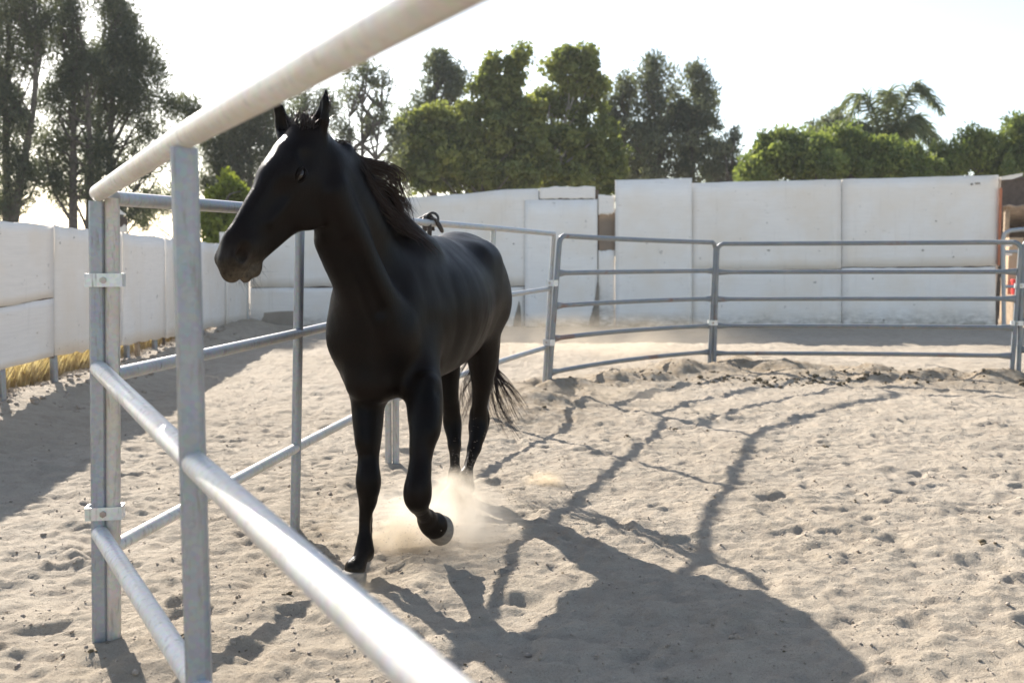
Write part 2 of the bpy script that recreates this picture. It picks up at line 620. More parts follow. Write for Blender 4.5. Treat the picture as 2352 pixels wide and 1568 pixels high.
def grass(name, n, fx, label, rs, hmin=.08, hmax=.30):
    x, y = fx(n)
    h = rs.uniform(hmin, hmax, n)
    z = np.array([gz(a, b) for a, b in zip(x, y)])
    a = rs.rand(n) * 6.28; wd = rs.uniform(.004, .010, n)
    dx = np.cos(a) * wd; dy = np.sin(a) * wd
    lean = rs.normal(0, .28, (n, 2)) * h[:, None]
    V = np.empty((n, 4, 3))
    V[:, 0] = np.stack([x - dx, y - dy, z - .02], 1); V[:, 1] = np.stack([x + dx, y + dy, z - .02], 1)
    V[:, 2] = np.stack([x + lean[:, 0] * .5 + dx * .8, y + lean[:, 1] * .5, z + h * .6], 1)
    V[:, 3] = np.stack([x + lean[:, 0] + dx * .2, y + lean[:, 1], z + h], 1)
    F = np.arange(4 * n).reshape(n, 4)
    tint = np.repeat(rs.rand(n), 4)
    return tag(mesh_obj(name, V.reshape(-1, 3), F, M['dry_grass'], attrs={'tint': tint}), label, kind='stuff')


def strip(n):
    t = rs.rand(n)
    y = 6.5 + t * 13.2
    x = -4.17 - (y - 8.18) * .0948 - .20 - np.abs(rs.normal(0, .55, n))
    return x, y


grass('dry_grass', 24000, strip, 'tall dry yellow grass behind and under the left plywood fence', rs)

# ------------------------------------------------------------------ pipe panels of the round pen
R = .0285


def rail_pts(p0, p1, n=2):
    return [p0 + (p1 - p0) * i / (n - 1) for i in range(n)]


def part(mb, name, mat, par, smooth=True, label=None):
    o = mb.build(name, mat, par)
    if smooth: autosmooth(o, 45)
    if label: o['label'] = label
    return o


def clamp(par, c, ax, w=.125, h=.045, d=.062, rim=True):
    """pressed steel strap wrapped round two neighbouring posts, with a bolt"""
    ax = nrm(ax); ay = nrm(np.cross((0, 0, 1), ax))
    mb = MB()
    for sgn in (-1, 1):
        mb.box(c + ay * sgn * d / 2, (w, .006, h), ax=ax, bev=.002)
        mb.box(c + ax * sgn * w / 2, (.006, d + .006, h), ax=ax, bev=.002)
    o = part(mb, 'clamp', M['zinc'], par, False)
    for sgn in (-1, 1):
        b = MB(); b.tube([c + ay * sgn * (d / 2 + .002), c + ay * sgn * (d / 2 + .012)], .011, 6)
        part(b, 'bolt', M['steel_rusty'], o, False)
    return o


# --- near panel (left foreground)
A0 = G(228, 1492); A0b = P(222, 448, A0[1])
A1 = np.array((-.693, 2.14, 0))
adir = nrm(np.array((.542, -1.0, 0)))


def A_at(Y):
    """plan line of the near panel"""
    t = (A0[1] - Y)
    return np.array((-.693 + .542 * (2.14 - Y), Y, 0)) if Y < 2.14 else A1 + (A0 * (1, 1, 0) - A1) * ((Y - 2.14) / (A0[1] - 2.14))


pa = empty('pipe_panel', (A1[0], A1[1], 0))
tag(pa, 'nearest pipe fence panel crossing the left foreground with dusty cream rails', 'fence panel', 'round pen panels')
axA = nrm(adir)
mb = MB(); mb.sqtube((A0[0], A0[1], -.15), (A0b[0], A0b[1], A0b[2] - .02), .048, nrm(np.array((.97, .25, 0))), .007)
part(mb, 'post', M['steel_blue'], pa)
mb = MB(); mb.sqtube((A1[0] + .0, A1[1], -.15), (A1[0] - .003, A1[1], 1.56), .053, nrm(np.array((.985, .17, 0))), .009)
part(mb, 'post', M['steel_blue'], pa)
zt0 = A0b[2]


def arail(z0, z1, z2, r=.029, curve=0.0):
    pts = []
    for i in range(28):
        Y = A0[1] - .015 + (-.5 - A0[1] + .015) * i / 27
        p = A_at(Y)
        if Y > 2.14: p = p + np.array((1, 0, 0)) * ((A0b[0] - A0[0]) * z0 / A0b[2] + .002) * (Y - 2.14) / (A0[1] - 2.14)
        z = z0 + (z1 - z0) * (A0[1] - Y) / (A0[1] - 2.14) if Y > 2.14 else z1 + (z2 - z1) * (2.14 - Y) / 2.14
        pts.append(p * (1, 1, 0) + np.array((0, 0, z)))
    m = MB(); m.tube(pts, r, 24); return m


zmid0 = P(222, 845, A0[1])[2]; zmid1 = P(432, 1062, 2.14)[2]
zlow0 = P(225, 1222, A0[1])[2]
part(arail(zt0 + .005, 1.585, 1.575, .027), 'top_rail', M['steel_dusty'], pa)
part(arail(zmid0, zmid1, .872, .028), 'rail', M['steel_dusty'], pa)
part(arail(zlow0, zlow0 - .03, zlow0 - .04, .028), 'rail', M['steel_dusty'], pa)

# --- panel B
B0 = G(258, 1490); B0t = P(257, 455, B0[1])
Bm = G(675, 1222); Bmt = P(689, 490, Bm[1])
B1 = G(892, 1070)
pb = empty('pipe_panel', (Bm[0], Bm[1], 0))
tag(pb, 'galvanised pipe fence panel behind the horse head and left foreleg', 'fence panel', 'round pen panels')
mb = MB(); mb.tube([(B0[0], B0[1], -.15), (B0t[0], B0t[1], B0t[2])], .0245, 20)
part(mb, 'post', mat_steel('stained_post', (.46, .43, .39), .35, .65, .35, .5), pb)
mb = MB(); mb.tube([(Bm[0], Bm[1], -.15), tuple(Bmt)], .0235, 20)
part(mb, 'post', M['steel_blue'], pb)
zB = P(893, 508, B1[1])[2]
mb = MB(); mb.tube([(B1[0], B1[1], -.15), (B1[0] + .01, B1[1], zB)], .022, 16)
part(mb, 'post', M['steel'], pb)


def brail(pl, pm_, pr, r=.0235, m=None, nm='rail'):
    mb = MB(); mb.tube(catmull([pl, pm_, pr], 14), r, 20)
    return part(mb, nm, m or M['steel'], pb)


top_end = np.array((B1[0] + .01, B1[1], zB))
brail(P(262, 456, B0[1]), P(689, 488, Bm[1]), top_end, .0245, None, 'top_rail')
brail(P(262, 860, B0[1]), P(687, 765, Bm[1]), P(893, 716, B1[1]))
brail(P(262, 1255, B0[1]), P(680, 1028, Bm[1]), P(893, 918, B1[1]), .0235, M['steel_dusty'])
cc_ = (A0 + B0) / 2
for y_ in (643, 1175):
    clamp(pb, P((226 + 257) / 2, y_, cc_[1]), B0 - A0 + 1e-6, w=.112, h=.044, d=.056)

# --- panel C
C0 = G(909, 1070)
C1 = G(1247, 906)
C1t = P(1272, 537, C1[1])
pc = empty('pipe_panel', ((C0[0] + C1[0]) / 2, (C0[1] + C1[1]) / 2, 0))
tag(pc, 'galvanised three rail pipe panel behind the horse rump with a halter hung on it', 'fence panel', 'round pen panels')
Cm_xy = (C0 + C1) / 2
zc0 = P(909, 506, C0[1])[2]
for q0, q1, rr in ((C0, np.array((C0[0] + .012, C0[1], zc0)), .022), (C1, C1t, .0225), (Cm_xy, P(1134, 524, Cm_xy[1]), .022)):
    mb = MB(); mb.tube([(q0[0], q0[1], -.15), tuple(q1)], rr, 16)
    part(mb, 'post', M['steel'], pc)
for (za, pm_, pe, rr, nm) in ((P(909, 506, C0[1]), P(1134, 524, Cm_xy[1]), C1t, .0235, 'top_rail'),
                              (P(909, 713, C0[1]), P(1134, 682, Cm_xy[1]), P(1262, 663, C1[1]), .0225, 'rail'),
                              (P(909, 915, C0[1]), P(1134, 835, Cm_xy[1]), P(1255, 797, C1[1]), .0225, 'rail')):
    mb = MB(); mb.tube(catmull([za, pm_, pe], 14), rr, 18)
    part(mb, nm, M['steel'], pc)


# --- five-rail panels D, E, F with rounded corners and pinched rail ends
def corral_panel(bl, tl, br, tr_, rails, bow, label, r=.0265, matf='steel_far', rows=None):
    """bl/br feet, tl/tr corner tops, rails = list of (left point, right point)"""
    mid = (bl + br) / 2
    pn = empty('pipe_panel', (mid[0], mid[1], 0))
    tag(pn, label, 'fence panel', 'round pen panels')
    H = nrm(np.array((br[0] - bl[0], br[1] - bl[1], 0)))
    nrml = np.array((-H[1], H[0], 0))
    cr = .085
    ul = nrm(tl - bl); ur = nrm(tr_ - br)
    L = np.linalg.norm(tr_ - tl)
    d = (tr_ - tl) / L

    def along(t):
        return tl + d * L * t + nrml * bow * 4 * t * (1 - t) + np.array((0, 0, 1)) * .0
    mb = MB()
    pts = [bl - ul * .12]
    pts += [bl + ul * (np.linalg.norm(tl - bl) - cr) * t for t in (.33, .66, 1.0)]
    for a in (10, 22, 34, 46, 58, 70, 82):
        a = math.radians(a)
        pts.append(tl - ul * cr + ul * cr * math.sin(a) + d * cr * (1 - math.cos(a)))
    for t in np.linspace(cr / L, 1 - cr / L, 12): pts.append(along(t))
    for a in (82, 70, 58, 46, 34, 22, 10):
        a = math.radians(a)
        pts.append(tr_ - ur * cr + ur * cr * math.sin(a) - d * cr * (1 - math.cos(a)))
    pts += [br + ur * (np.linalg.norm(tr_ - br) - cr) * t for t in (1.0, .66, .33)]
    pts.append(br - ur * .12)
    mb.tube(pts, r, 14, up=nrml)
    part(mb, 'frame', M['steel'] if matf == 'steel' else M[matf], pn)
    for (a, b) in rails:
        mb = MB()
        n = 16
        pp = []; fl = []
        for i in range(n):
            t = i / (n - 1)
            t = .5 - .5 * math.cos(t * math.pi) if True else t
            pp.append(a + (b - a) * t + nrml * bow * 4 * t * (1 - t))
            e = min(t, 1 - t) * np.linalg.norm(b - a)
            k = max(0, 1 - e / .13)
            fl.append((1 + .55 * k, 1 - .45 * k))
        mb.tube(pp, r * .95, 14, up=(0, 0, 1), flat=fl)
        part(mb, 'rail', M[matf], pn)
    return pn


D0 = G(1259, 908); D1 = G(1629, 848)
rl = [(P(1284, 627, D0[1]), P(1638, 622, D1[1])), (P(1279, 702, D0[1]), P(1634, 686, D1[1])),
      (P(1273, 777, D0[1]), P(1630, 748, D1[1])), (P(1267, 855, D0[1]), P(1626, 808, D1[1]))]
pd_ = corral_panel(D0, P(1286, 541, D0[1]), D1, P(1643, 557, D1[1]), rl, .16,
                   'five rail pipe panel with rust patches between the rump and the middle post')
clamp(pd_, P(1268, 650, D0[1]), D0 - C1 + 1e-6, w=.11, h=.06, d=.055)
clamp(pd_, P(1261, 786, D0[1]), D0 - C1 + 1e-6, w=.11, h=.06, d=.055)
E0 = G(1640, 848); E1 = G(2322, 878)
rl = [(P(1650, 625, E0[1]), P(2336, 624, E1[1])), (P(1648, 687, E0[1]), P(2332, 686, E1[1])),
      (P(1645, 748, E0[1]), P(2328, 752, E1[1])), (P(1641, 811, E0[1]), P(2322, 817, E1[1]))]
pe_ = corral_panel(E0, P(1648, 560, E0[1]), E1, P(2346, 556, E1[1]), rl, .10,
                   'widest five rail pipe panel in front of the tall white wall')
clamp(pe_, P(1637, 741, E0[1]), E0 - D1 + 1e-6, w=.11, h=.06, d=.055)
clamp(pe_, P(2345, 656, E1[1]), (1, -.3, 0), w=.12, h=.05, d=.055)
clamp(pe_, P(2336, 742, E1[1]), (1, -.3, 0), w=.12, h=.05, d=.055)
F0 = G(2338, 878); F1 = F0 + np.array((2.3, -2.4, 0))
ft = P(2352, 552, F0[1])
rl = [(F0 + (0.03, 0, z), F1 + (0, 0, z)) for z in (1.27, .97, .67, .36)]
corral_panel(F0, np.array((ft[0], ft[1], ft[2])), F1, F1 + np.array((.03, 0, ft[2])), rl, .1,
             'pipe panel whose first post stands at the right edge of the picture')

# --- halter / bridle hung over the panel C top rail
Hc = P(983, 512, 8.0)
_t = ((983 - 909) / (1272 - 909))
Yh = 7.05
for _ in range(30):
    # find rail point with px 983
    q = C0 + (C1 - C0) * ((Yh - C0[1]) / (C1[1] - C0[1]))
    px = 1176 + FPX * q[0] / q[1]
    Yh += (983 - px) * .004
q = C0 + (C1 - C0) * ((Yh - C0[1]) / (C1[1] - C0[1]))
Hc = P(983, 512, Yh)
leather = mat_simple('worn_leather', (.032, .022, .016), .6, 0, .4, 40)
hl = empty('halter', Hc)
tag(hl, 'dark leather halter with a round rope loop hung over the rail behind the horse', 'halter')
mb = MB()
s_ = .85 * Yh / FPX
hb = lambda dx, dy, dd=0: Hc + np.array((dx * s_, dd, -dy * s_))
for dx, wdt in ((-8, 9), (4, 8), (10, 5)):
    pts = catmull([hb(dx, 40, -.075), hb(dx, 12, -.08), hb(dx - 2, -9, -.055), hb(dx + 2, -12, .03), hb(dx + 4, 20, .06)], 12)
    mb.tube(pts, wdt * s_ / 2, 8, flat=[(1, 1)] * 12)
mb.tube(catmull([hb(-34, -3, -.03), hb(-20, -10, -.03), hb(0, -14, -.02), hb(20, -6, 0), hb(34, 14, 0), hb(38, 24, .02)], 14), [.006, .009, .011, .014, .016, .016, .017, .017, .017, .017, .017, .016, .015, .01], 8)
mb.tube(catmull([hb(-20, 2, -.03), hb(-8, -16, -.03), hb(6, -20, -.03), hb(14, -8, -.03)], 10), .013, 8)
part(mb, 'strap', leather, hl)
mb = MB(); pts = [hb(13 + 16 * math.cos(a), -10 - 16 * math.sin(a), -.05) for a in np.linspace(-.6, math.pi * 1.1, 18)]
mb.tube(pts, .009, 8)
part(mb, 'rope_loop', mat_simple('black_rope', (.02, .02, .02), .6), hl)
mb = MB(); mb.box(hb(-8, 6, -.075), (.026, .01, .018))
part(mb, 'buckle', M['zinc'], hl, False)


# ------------------------------------------------------------------ white plywood fences
def sheet(par, name, corners, mat, th=.018, low=None, nseg=14, jag=.0, rs_=None, label=None):
    """corners bl, br, tr, tl (world); thick sheet with slightly uneven edges; low = dirt height"""
    bl, br, tr_, tl = [np.asarray(c, float) for c in corners]
    n = nrm(np.cross(br - bl, tl - bl))
    rsx = rs_ or np.random.RandomState(int(abs(bl[0] * 1000)) % 10000)
    nu, nv = nseg, 8
    jt = np.zeros(nu + 1); jb = np.zeros(nu + 1)
    if jag > 0:
        jt = np.cumsum(rsx.normal(0, jag * .5, nu + 1)); jt -= np.linspace(jt[0], jt[-1], nu + 1); jt += rsx.normal(0, jag * .5, nu + 1)
        jb = rsx.normal(0, jag, nu + 1)
    bend = rsx.uniform(-.012, .012)
    V = []; lows = []
    up = np.array((0, 0, 1.))
    for side in (0, 1):
        for i in range(nu + 1):
            u = i / nu
            b = bl + (br - bl) * u + up * jb[i]; t = tl + (tr_ - tl) * u + up * jt[i]
            for j in range(nv + 1):
                v = j / nv
                p = b + (t - b) * v + n * (bend * math.sin(u * math.pi) + (th if side else 0))
                V.append(p)
                lows.append(max(0, 1 - (p[2] - bl[2]) / low) if low else 0)
    S = (nu + 1) * (nv + 1)
    idx = lambda s, i, j: s * S + i * (nv + 1) + j
    F = []
    for i in range(nu):
        for j in range(nv):
            F.append([idx(0, i, j), idx(0, i, j + 1), idx(0, i + 1, j + 1), idx(0, i + 1, j)])
            F.append([idx(1, i, j), idx(1, i + 1, j), idx(1, i + 1, j + 1), idx(1, i, j + 1)])
        F.append([idx(0, i, 0), idx(0, i + 1, 0), idx(1, i + 1, 0), idx(1, i, 0)])
        F.append([idx(0, i, nv), idx(1, i, nv), idx(1, i + 1, nv), idx(0, i + 1, nv)])
    for j in range(nv):
        F.append([idx(0, 0, j), idx(1, 0, j), idx(1, 0, j + 1), idx(0, 0, j + 1)])
        F.append([idx(0, nu, j), idx(0, nu, j + 1), idx(1, nu, j + 1), idx(1, nu, j)])
    o = mesh_obj(name, np.array(V), np.array(F), mat, par, attrs={'low': np.array(lows)})
    if label: o['label'] = label
    return o


# left fence: line through the feet of its posts
def LF(px):
    """plan point of the left fence below pixel column px"""
    k = (px - 1176) / FPX
    # X = -4.74 - .108*(Y-9.3) = k Y
    Y = (-4.17 + .0948 * 8.18) / (k + .0948)
    return np.array((k * Y, Y, 0))


lf = empty('plywood_fence', LF(130))
tag(lf, 'weathered white plywood fence raised on stakes along the left side', 'fence')
# (px left, px right, top y left, top y right, bottom y left, bottom y right)
sheets_l = [(-330, 119, 466, 518, 935, 817), (121, 276, 517, 533, 817, 793),
            (278, 376, 535, 547, 792, 776), (378, 432, 548, 553, 776, 768),
            (433, 516, 553, 560, 766, 746), (518, 566, 560, 563, 746, 742)]
for i, (a, b, ta, tb, ba, bb) in enumerate(sheets_l):
    pa_, pb_ = LF(a), LF(b)
    if i == 0:
        zsA = P(a, ta, pa_[1])[2]
        # split into an upper and a lower sheet
        m1, m2 = 706, 684
        ya = 706 + 22 / 119 * 0
        sheet(lf, 'plywood_sheet', (P(a, 760, pa_[1]), P(b, 683, pb_[1]), P(b, tb, pb_[1]), P(a, ta, pa_[1])), M['ply_left'], jag=.006)
        sheet(lf, 'plywood_sheet', (P(a, ba, pa_[1]), P(b, bb, pb_[1]), P(b, 685, pb_[1]), P(a, 763, pa_[1])), M['ply_left'], jag=.004)
    else:
        sheet(lf, 'plywood_sheet', (P(a, ba, pa_[1]), P(b, bb, pb_[1]), P(b, tb, pb_[1]), P(a, ta, pa_[1])), M['ply_left'], jag=.010)
for k, (px, foot) in enumerate([(10, 925), (131, 880), (298, 818), (322, 812), (362, 803), (470, 765), (518, 750)]):
    q = LF(px) + np.array((-.058, .01, 0))
    mb = MB(); mb.sqtube((q[0], q[1], -.1), (q[0], q[1], 1.45), .055, nrm(np.array((.2, 1, 0))))
    part(mb, 'stake', M['wood'] if k in (3, 6) else M['steel_blue'], lf)
# dark strips added behind the seams to keep sunlight from showing through
for px in (120, 277, 377, 432.5, 517):
    q = LF(px) + np.array((-.020, -.002, 0))
    zt_ = P(px, 528 if px < 300 else 552, LF(px)[1])[2]
    mb = MB(); mb.sqtube((q[0], q[1], .42 if px < 300 else .2), (q[0], q[1], zt_), .034, nrm(np.array((-.095, 1, 0))))
    part(mb, 'batten_or_seam_block', M['dark_wood'], lf, False)
qa, qb = LF(-330) + np.array((-.02, 0, 0)), LF(120) + np.array((-.02, 0, 0))
mb = MB(); mb.tube([(qa[0], qa[1], P(-330, 761.5, qa[1])[2]), (qb[0], qb[1], P(120, 684, qb[1])[2])], .02, 6)
part(mb, 'batten_or_seam_block', M['dark_wood'], lf, False)

# back wall at about 20 m
YB = 20.0
bw = empty('plywood_wall', (3.0, YB, 0))
tag(bw, 'tall patched white plywood wall across the back of the yard', 'wall')


def BW(px0, px1, yt0, yt1, yb0, yb1, mat, dy=0.0, low=.5, jag=.006, label=None, nseg=16):
    Y = YB - dy
    return sheet(bw, 'plywood_sheet', (P(px0, yb0, Y), P(px1, yb1, Y), P(px1, yt1, Y), P(px0, yt0, Y)), mat, low=low, jag=jag, label=label, nseg=nseg)


BW(575, 1237, 478, 433, 660, 658, M['ply'], 0, None, .012)     # upper left run (top edge dips, hidden by the horse)
BW(575, 1204, 661, 659, 757, 757, M['ply'], 0.0, .35, .006)
BW(1239, 1367, 432, 428, 457, 457, M['ply'], 0, None, .012)
BW(1205, 1372, 460, 458, 757, 757, M['ply2'], .03, .3, .004, 'newer smooth door shaped sheet in the back wall')
BW(1374, 1412, 446, 450, 494, 490, M['ply'], 0, None, .012)
BW(1374, 1412, 574, 574, 757, 757, M['ply'], 0, .9, .012)
BW(1413, 1589, 414, 409, 757, 757, M['ply2'], .05, .25, .003, 'tall smooth sheet standing proud of the wall top')
BW(1583, 1932, 421, 412, 622, 617, M['ply'], 0, None, .004)
BW(1583, 1932, 623.5, 618.5, 757, 757, M['ply'], 0, .35, .004)
BW(1933.5, 2293, 411.5, 402, 614, 611, M['ply'], 0, None, .004)
BW(1933.5, 2286, 615.5, 612.5, 757, 757, M['ply2'], 0, .45, .006)
# brown board seen through the hole, and behind gaps
brown = mat_simple('brown_board', (.235, .19, .145), .8, 0, .12, 3)
mb = MB(); mb.box(P(1393, 534, YB + .12), (.42, .02, .95)); part(mb, 'backing_or_sun_block', brown, bw, False)
mb = MB(); mb.box(P(1372, 680, YB + .05), (.05, .05, 1.3)); part(mb, 'stud', M['wood'], bw, False)
for (a, b, ta, tb, lo_) in ((577, 1236, 484, 439, 757), (1236, 1376, 437, 436, 757), (1414, 1588, 420, 415, 757), (1588, 1932, 427, 417, 757), (1932, 2286, 417, 409, 757)):  # unseen dark boards added so no sunlight leaks between the wall sheets
    mb = MB()
    q0, q1, q2, q3 = P(a, lo_, YB + .018), P(b, lo_, YB + .018), P(b, tb, YB + .018), P(a, ta, YB + .018)
    dd_ = np.array((0, .02, 0))
    mb.add([q0, q1, q2, q3, q0 + dd_, q1 + dd_, q2 + dd_, q3 + dd_], [[0, 1, 2, 3], [7, 6, 5, 4], [0, 4, 5, 1], [1, 5, 6, 2], [2, 6, 7, 3], [3, 7, 4, 0]])
    part(mb, 'backing_or_sun_block', M['dark_wood'], bw, False)
# rotten lower edge between the sheets
rotm = mat_simple('rotten_wood', (.25, .21, .165), .9, 0, .3, 10)


def patch(poly, Y, mat, name='bare_patch', th=.012):
    """thin board of irregular outline, poly in survey pixels"""
    pts = [P(x, y, Y) for x, y in poly]
    n = len(pts)
    v = pts + [p + np.array((0, -th, 0)) for p in pts]
    f = [list(range(n)), list(range(n, 2 * n))[::-1]] + [[i, n + i, n + (i + 1) % n, (i + 1) % n] for i in range(n)]
    m = MB(); m.add(v, f); return m.build(name, mat, bw)


patch([(1352, 757), (1354, 735), (1360, 715), (1366, 690), (1373, 640), (1376, 660), (1377, 757)], YB - .052, rotm, th=.006)
patch([(1178, 757), (1180, 735), (1188, 705), (1192, 690), (1196, 705), (1199, 757)], YB - .012, rotm, th=.008)
patch([(1165, 607), (1192, 607), (1192, 617), (1165, 618)], YB - .012, M['wood'], th=.006)
patch([(594, 757), (598, 738), (606, 725), (606, 718), (640, 715), (672, 714), (690, 714), (690, 757)], YB - .012, mat_simple('exposed_ply', (.33, .28, .225), .85, 0, .15, 4), th=.008)
patch([(1898, 634), (1931, 634), (1931, 641), (1912, 641)], YB - .012, rotm, th=.006)
patch([(606, 718), (602, 700), (603, 690), (605, 690), (606, 702), (609, 714)], YB - .012, rotm, th=.005)
for (x, y, w_) in ((2245, 421, 16), (2232, 423, 10), (2330 - 145, 445, 3), (1765, 575, 8), (2120, 575, 6), (1762, 512, 4), (2150, 508, 5), (1985, 615, 4), (2190, 590, 5), (2005, 640, 5), (1960, 550, 4), (2100, 700, 4), (2030, 735, 6), (1240, 615, 4), (1180, 560, 5)):
    pl_ = [(x + w_ / 2 * math.cos(a) * kr, y + min(3, w_ * .35) * math.sin(a) * kr) for a, kr in zip(np.linspace(0, 6.28, 11)[:-1], np.random.RandomState(int(x)).uniform(.45, 1.25, 10))]
    patch(pl_, YB - .006 - .012, rotm, 'knot', .004)
for (x0, x1) in ((1700, 1768), (1930, 1934)):
    pass
# corner post
pco = P(573, 742, 20.0)
mb = MB(); mb.sqtube((pco[0], 19.75, -.1), (pco[0], 19.75, P(573, 476, 19.75)[2]), .11, (1, 0, 0)); part(mb, 'corner_post', M['steel_dusty'], bw)
mb = MB(); mb.box(P(513, 553, 20.2), (.14, .05, .35)); part(mb, 'batten_or_seam_block', M['ply2'], lf, False)
# right end: edge trim, orange strap, sagging sheet stub on top
mb = MB(); mb.box(P(2294, 580, YB + .02), (.05, .07, 3.0)); part(mb, 'end_post', M['dark_wood'], bw, False)
mb = MB(); mb.tube([P(2299, 432, YB - .05), P(2298, 470, YB - .06), P(2296, 540, YB - .05), P(2294, 610, YB - .05)], .028, 6)
part(mb, 'strap', mat_simple('orange_strap', (.50, .16, .07), .6), bw)
patch([(2293, 407), (2345, 398), (2343, 405), (2322, 412), (2297, 414)], YB - .10, M['ply2'], 'ply_offcut', .09)

# ------------------------------------------------------------------ shed and things at the far right edge
sh = empty('shed', P(2360, 760, 22.5) * (1, 1, 0))
tag(sh, 'dark open timber shed with a tin roof behind the right end of the wall', 'shed')
x0 = P(2296, 600, 22)[0]; x1 = x0 + 4.2
mb = MB(); mb.box(((x0 + x1) / 2, 24.6, 1.25), (x1 - x0, .05, 2.5)); part(mb, 'back_wall', M['dark_wood'], sh, False)
mb = MB()
zr = P(2320, 476, 22)[2]
nv = 60
V = []; F = []
for i in range(nv + 1):
    u = i / nv
    for (yy_, zz_) in ((21.6, zr), (25.0, zr - .35)):
        V.append((x0 - .1 + (x1 - x0 + .2) * u, yy_, zz_ + .02 * math.sin(u * nv * 1.57)))
for i in range(nv): F.append([2 * i, 2 * i + 1, 2 * i + 3, 2 * i + 2])
mb.add(V, F); o = part(mb, 'roof', mat_simple('tin_roof', (.34, .27, .21), .6, .2, .4, 3), sh)
sd = o.modifiers.new('thick', 'SOLIDIFY'); sd.thickness = .02
for xx_ in (x0 + .02, x0 + 2.1, x1 - .05):
    mb = MB(); mb.box((xx_, 21.8, zr / 2), (.1, .1, zr), bev=.01); part(mb, 'post', M['wood'], sh, False)
mb = MB(); mb.box((x0 + .9, 23.2, .9), (1.2, .5, .05)); mb.box((x0 + .9, 23.2, 1.5), (1.2, .5, .05)); part(mb, 'shelf', M['wood'], sh, False)
up = P(2346, 445, 23)
mb = MB(); mb.box((up[0] + .75, 26, up[2]), (2.4, .1, 1.2)); mb.box((up[0] + .75, 26.6, up[2] + .6), (2.8, 1.4, .06)); part(mb, 'gable', M['dark_wood'], sh, False)
# cardboard box stack, red drum, barrier
cb = empty('carton_stack', P(2321, 700, 21.0) * (1, 1, 0))
tag(cb, 'tall tan cardboard carton with white labels standing in the shed mouth', 'carton')
zt = P(2321, 546, 21)[2]
mb = MB(); mb.box((P(2321, 700, 21)[0], 21.0, zt / 2), (.30, .3, zt), bev=.006); part(mb, 'carton', mat_simple('cardboard', (.50, .36, .23), .8, 0, .1, 6), cb, False)
mb = MB()
for yy_ in (561, 582):
    mb = MB(); mb.box(P(2316, yy_, 20.835), (.16, .004, .09)); part(mb, 'paper_label', M['ply2'], cb, False)
rb = empty('plastic_drum', P(2344, 675, 20.6) * (1, 1, 0))
tag(rb, 'red plastic drum on blocks beside the tan carton', 'drum')
cx = P(2341, 660, 20.6)
z1, z0 = P(2341, 641, 20.6)[2], P(2341, 676, 20.6)[2]
mb = MB(); mb.tube([(cx[0], 20.6, z0), (cx[0], 20.6, z0 + .03), (cx[0], 20.6, z1 - .08), (cx[0], 20.6, z1 - .03), (cx[0], 20.6, z1)], [.145, .15, .15, .17, .165], 20)
part(mb, 'drum_body', mat_simple('red_plastic', (.62, .05, .045), .4, 0, .1), rb)
mb = MB(); mb.box((cx[0], 20.6, z0 / 2 - .003), (.42, .42, z0 - .006), bev=.01)
part(mb, 'block', M['wood'], rb, False)
gt = empty('yard_gate', P(2325, 720, 19.0) * (1, 1, 0))
tag(gt, 'round cornered grey pipe gate standing beyond the wall end', 'gate')
mb = MB()
mb.tube([P(2306, 757, 19), P(2305, 640, 19), P(2304, 550, 19), P(2308, 536, 19), P(2320, 530, 19), P(2345, 527, 19), P(2400, 526, 19), P(2520, 528, 19), P(2530, 540, 19), P(2532, 757, 19)], .04, 12)
part(mb, 'gate_frame', M['steel'], gt)
for yy_ in (577, 657):
    mb = MB(); mb.tube([P(2307, yy_ + 1, 19), P(2530, yy_, 19)], .03, 10); part(mb, 'rail', M['steel'], gt)
# little lamp and roof vent above the left fence
vn = empty('roof_vent', P(285, 510, 26.0) * (1, 1, 0))
tag(vn, 'small white metal roof corner with a dark vent showing over the left fence', 'roof vent')
mb = MB(); mb.add([P(268, 476, 26), P(290, 493, 26), P(268, 493, 26), P(268, 476, 27.0), P(290, 493, 27.0), P(268, 493, 27.0)], [[0, 1, 2], [3, 5, 4], [0, 3, 4, 1], [1, 4, 5, 2], [2, 5, 3, 0]])
part(mb, 'roof_corner', M['ply2'], vn, False)
mb = MB(); pvt = P(279, 510, 26); mb.tube([pvt + (0, 0, -.14), pvt + (0, 0, -.05), pvt + (0, 0, .1), pvt + (0, 0, .15)], [.10, .15, .14, .06], 14); part(mb, 'vent_cap', M['dark_wood'], vn)
mb = MB(); mb.box(P(279, 525, 26), (.25, .2, .2)); part(mb, 'vent_base', M['ply2'], vn, False)
mb = MB(); pvt = P(278, 640, 26); mb.box((pvt[0], 26.1, P(279, 532, 26)[2] / 2), (.12, .12, P(279, 532, 26)[2])); part(mb, 'mast', M['steel'], vn, False)

# ------------------------------------------------------------------ trees
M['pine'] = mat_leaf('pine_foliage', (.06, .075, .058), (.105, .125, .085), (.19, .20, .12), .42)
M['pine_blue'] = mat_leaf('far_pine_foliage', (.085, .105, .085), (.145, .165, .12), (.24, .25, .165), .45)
M['broad'] = mat_leaf('broad_foliage', (.12, .15, .065), (.21, .24, .085), (.36, .37, .13), .52)
M['hedge'] = mat_leaf('hedge_foliage', (.085, .12, .050), (.17, .215, .070), (.36, .40, .13), .50)
M['lime'] = mat_leaf('lime_foliage', (.10, .13, .02), (.19, .23, .035), (.30, .34, .06), .5)
M['palm'] = mat_leaf('palm_foliage', (.10, .135, .080), (.165, .20, .11), (.28, .29, .18), .42)


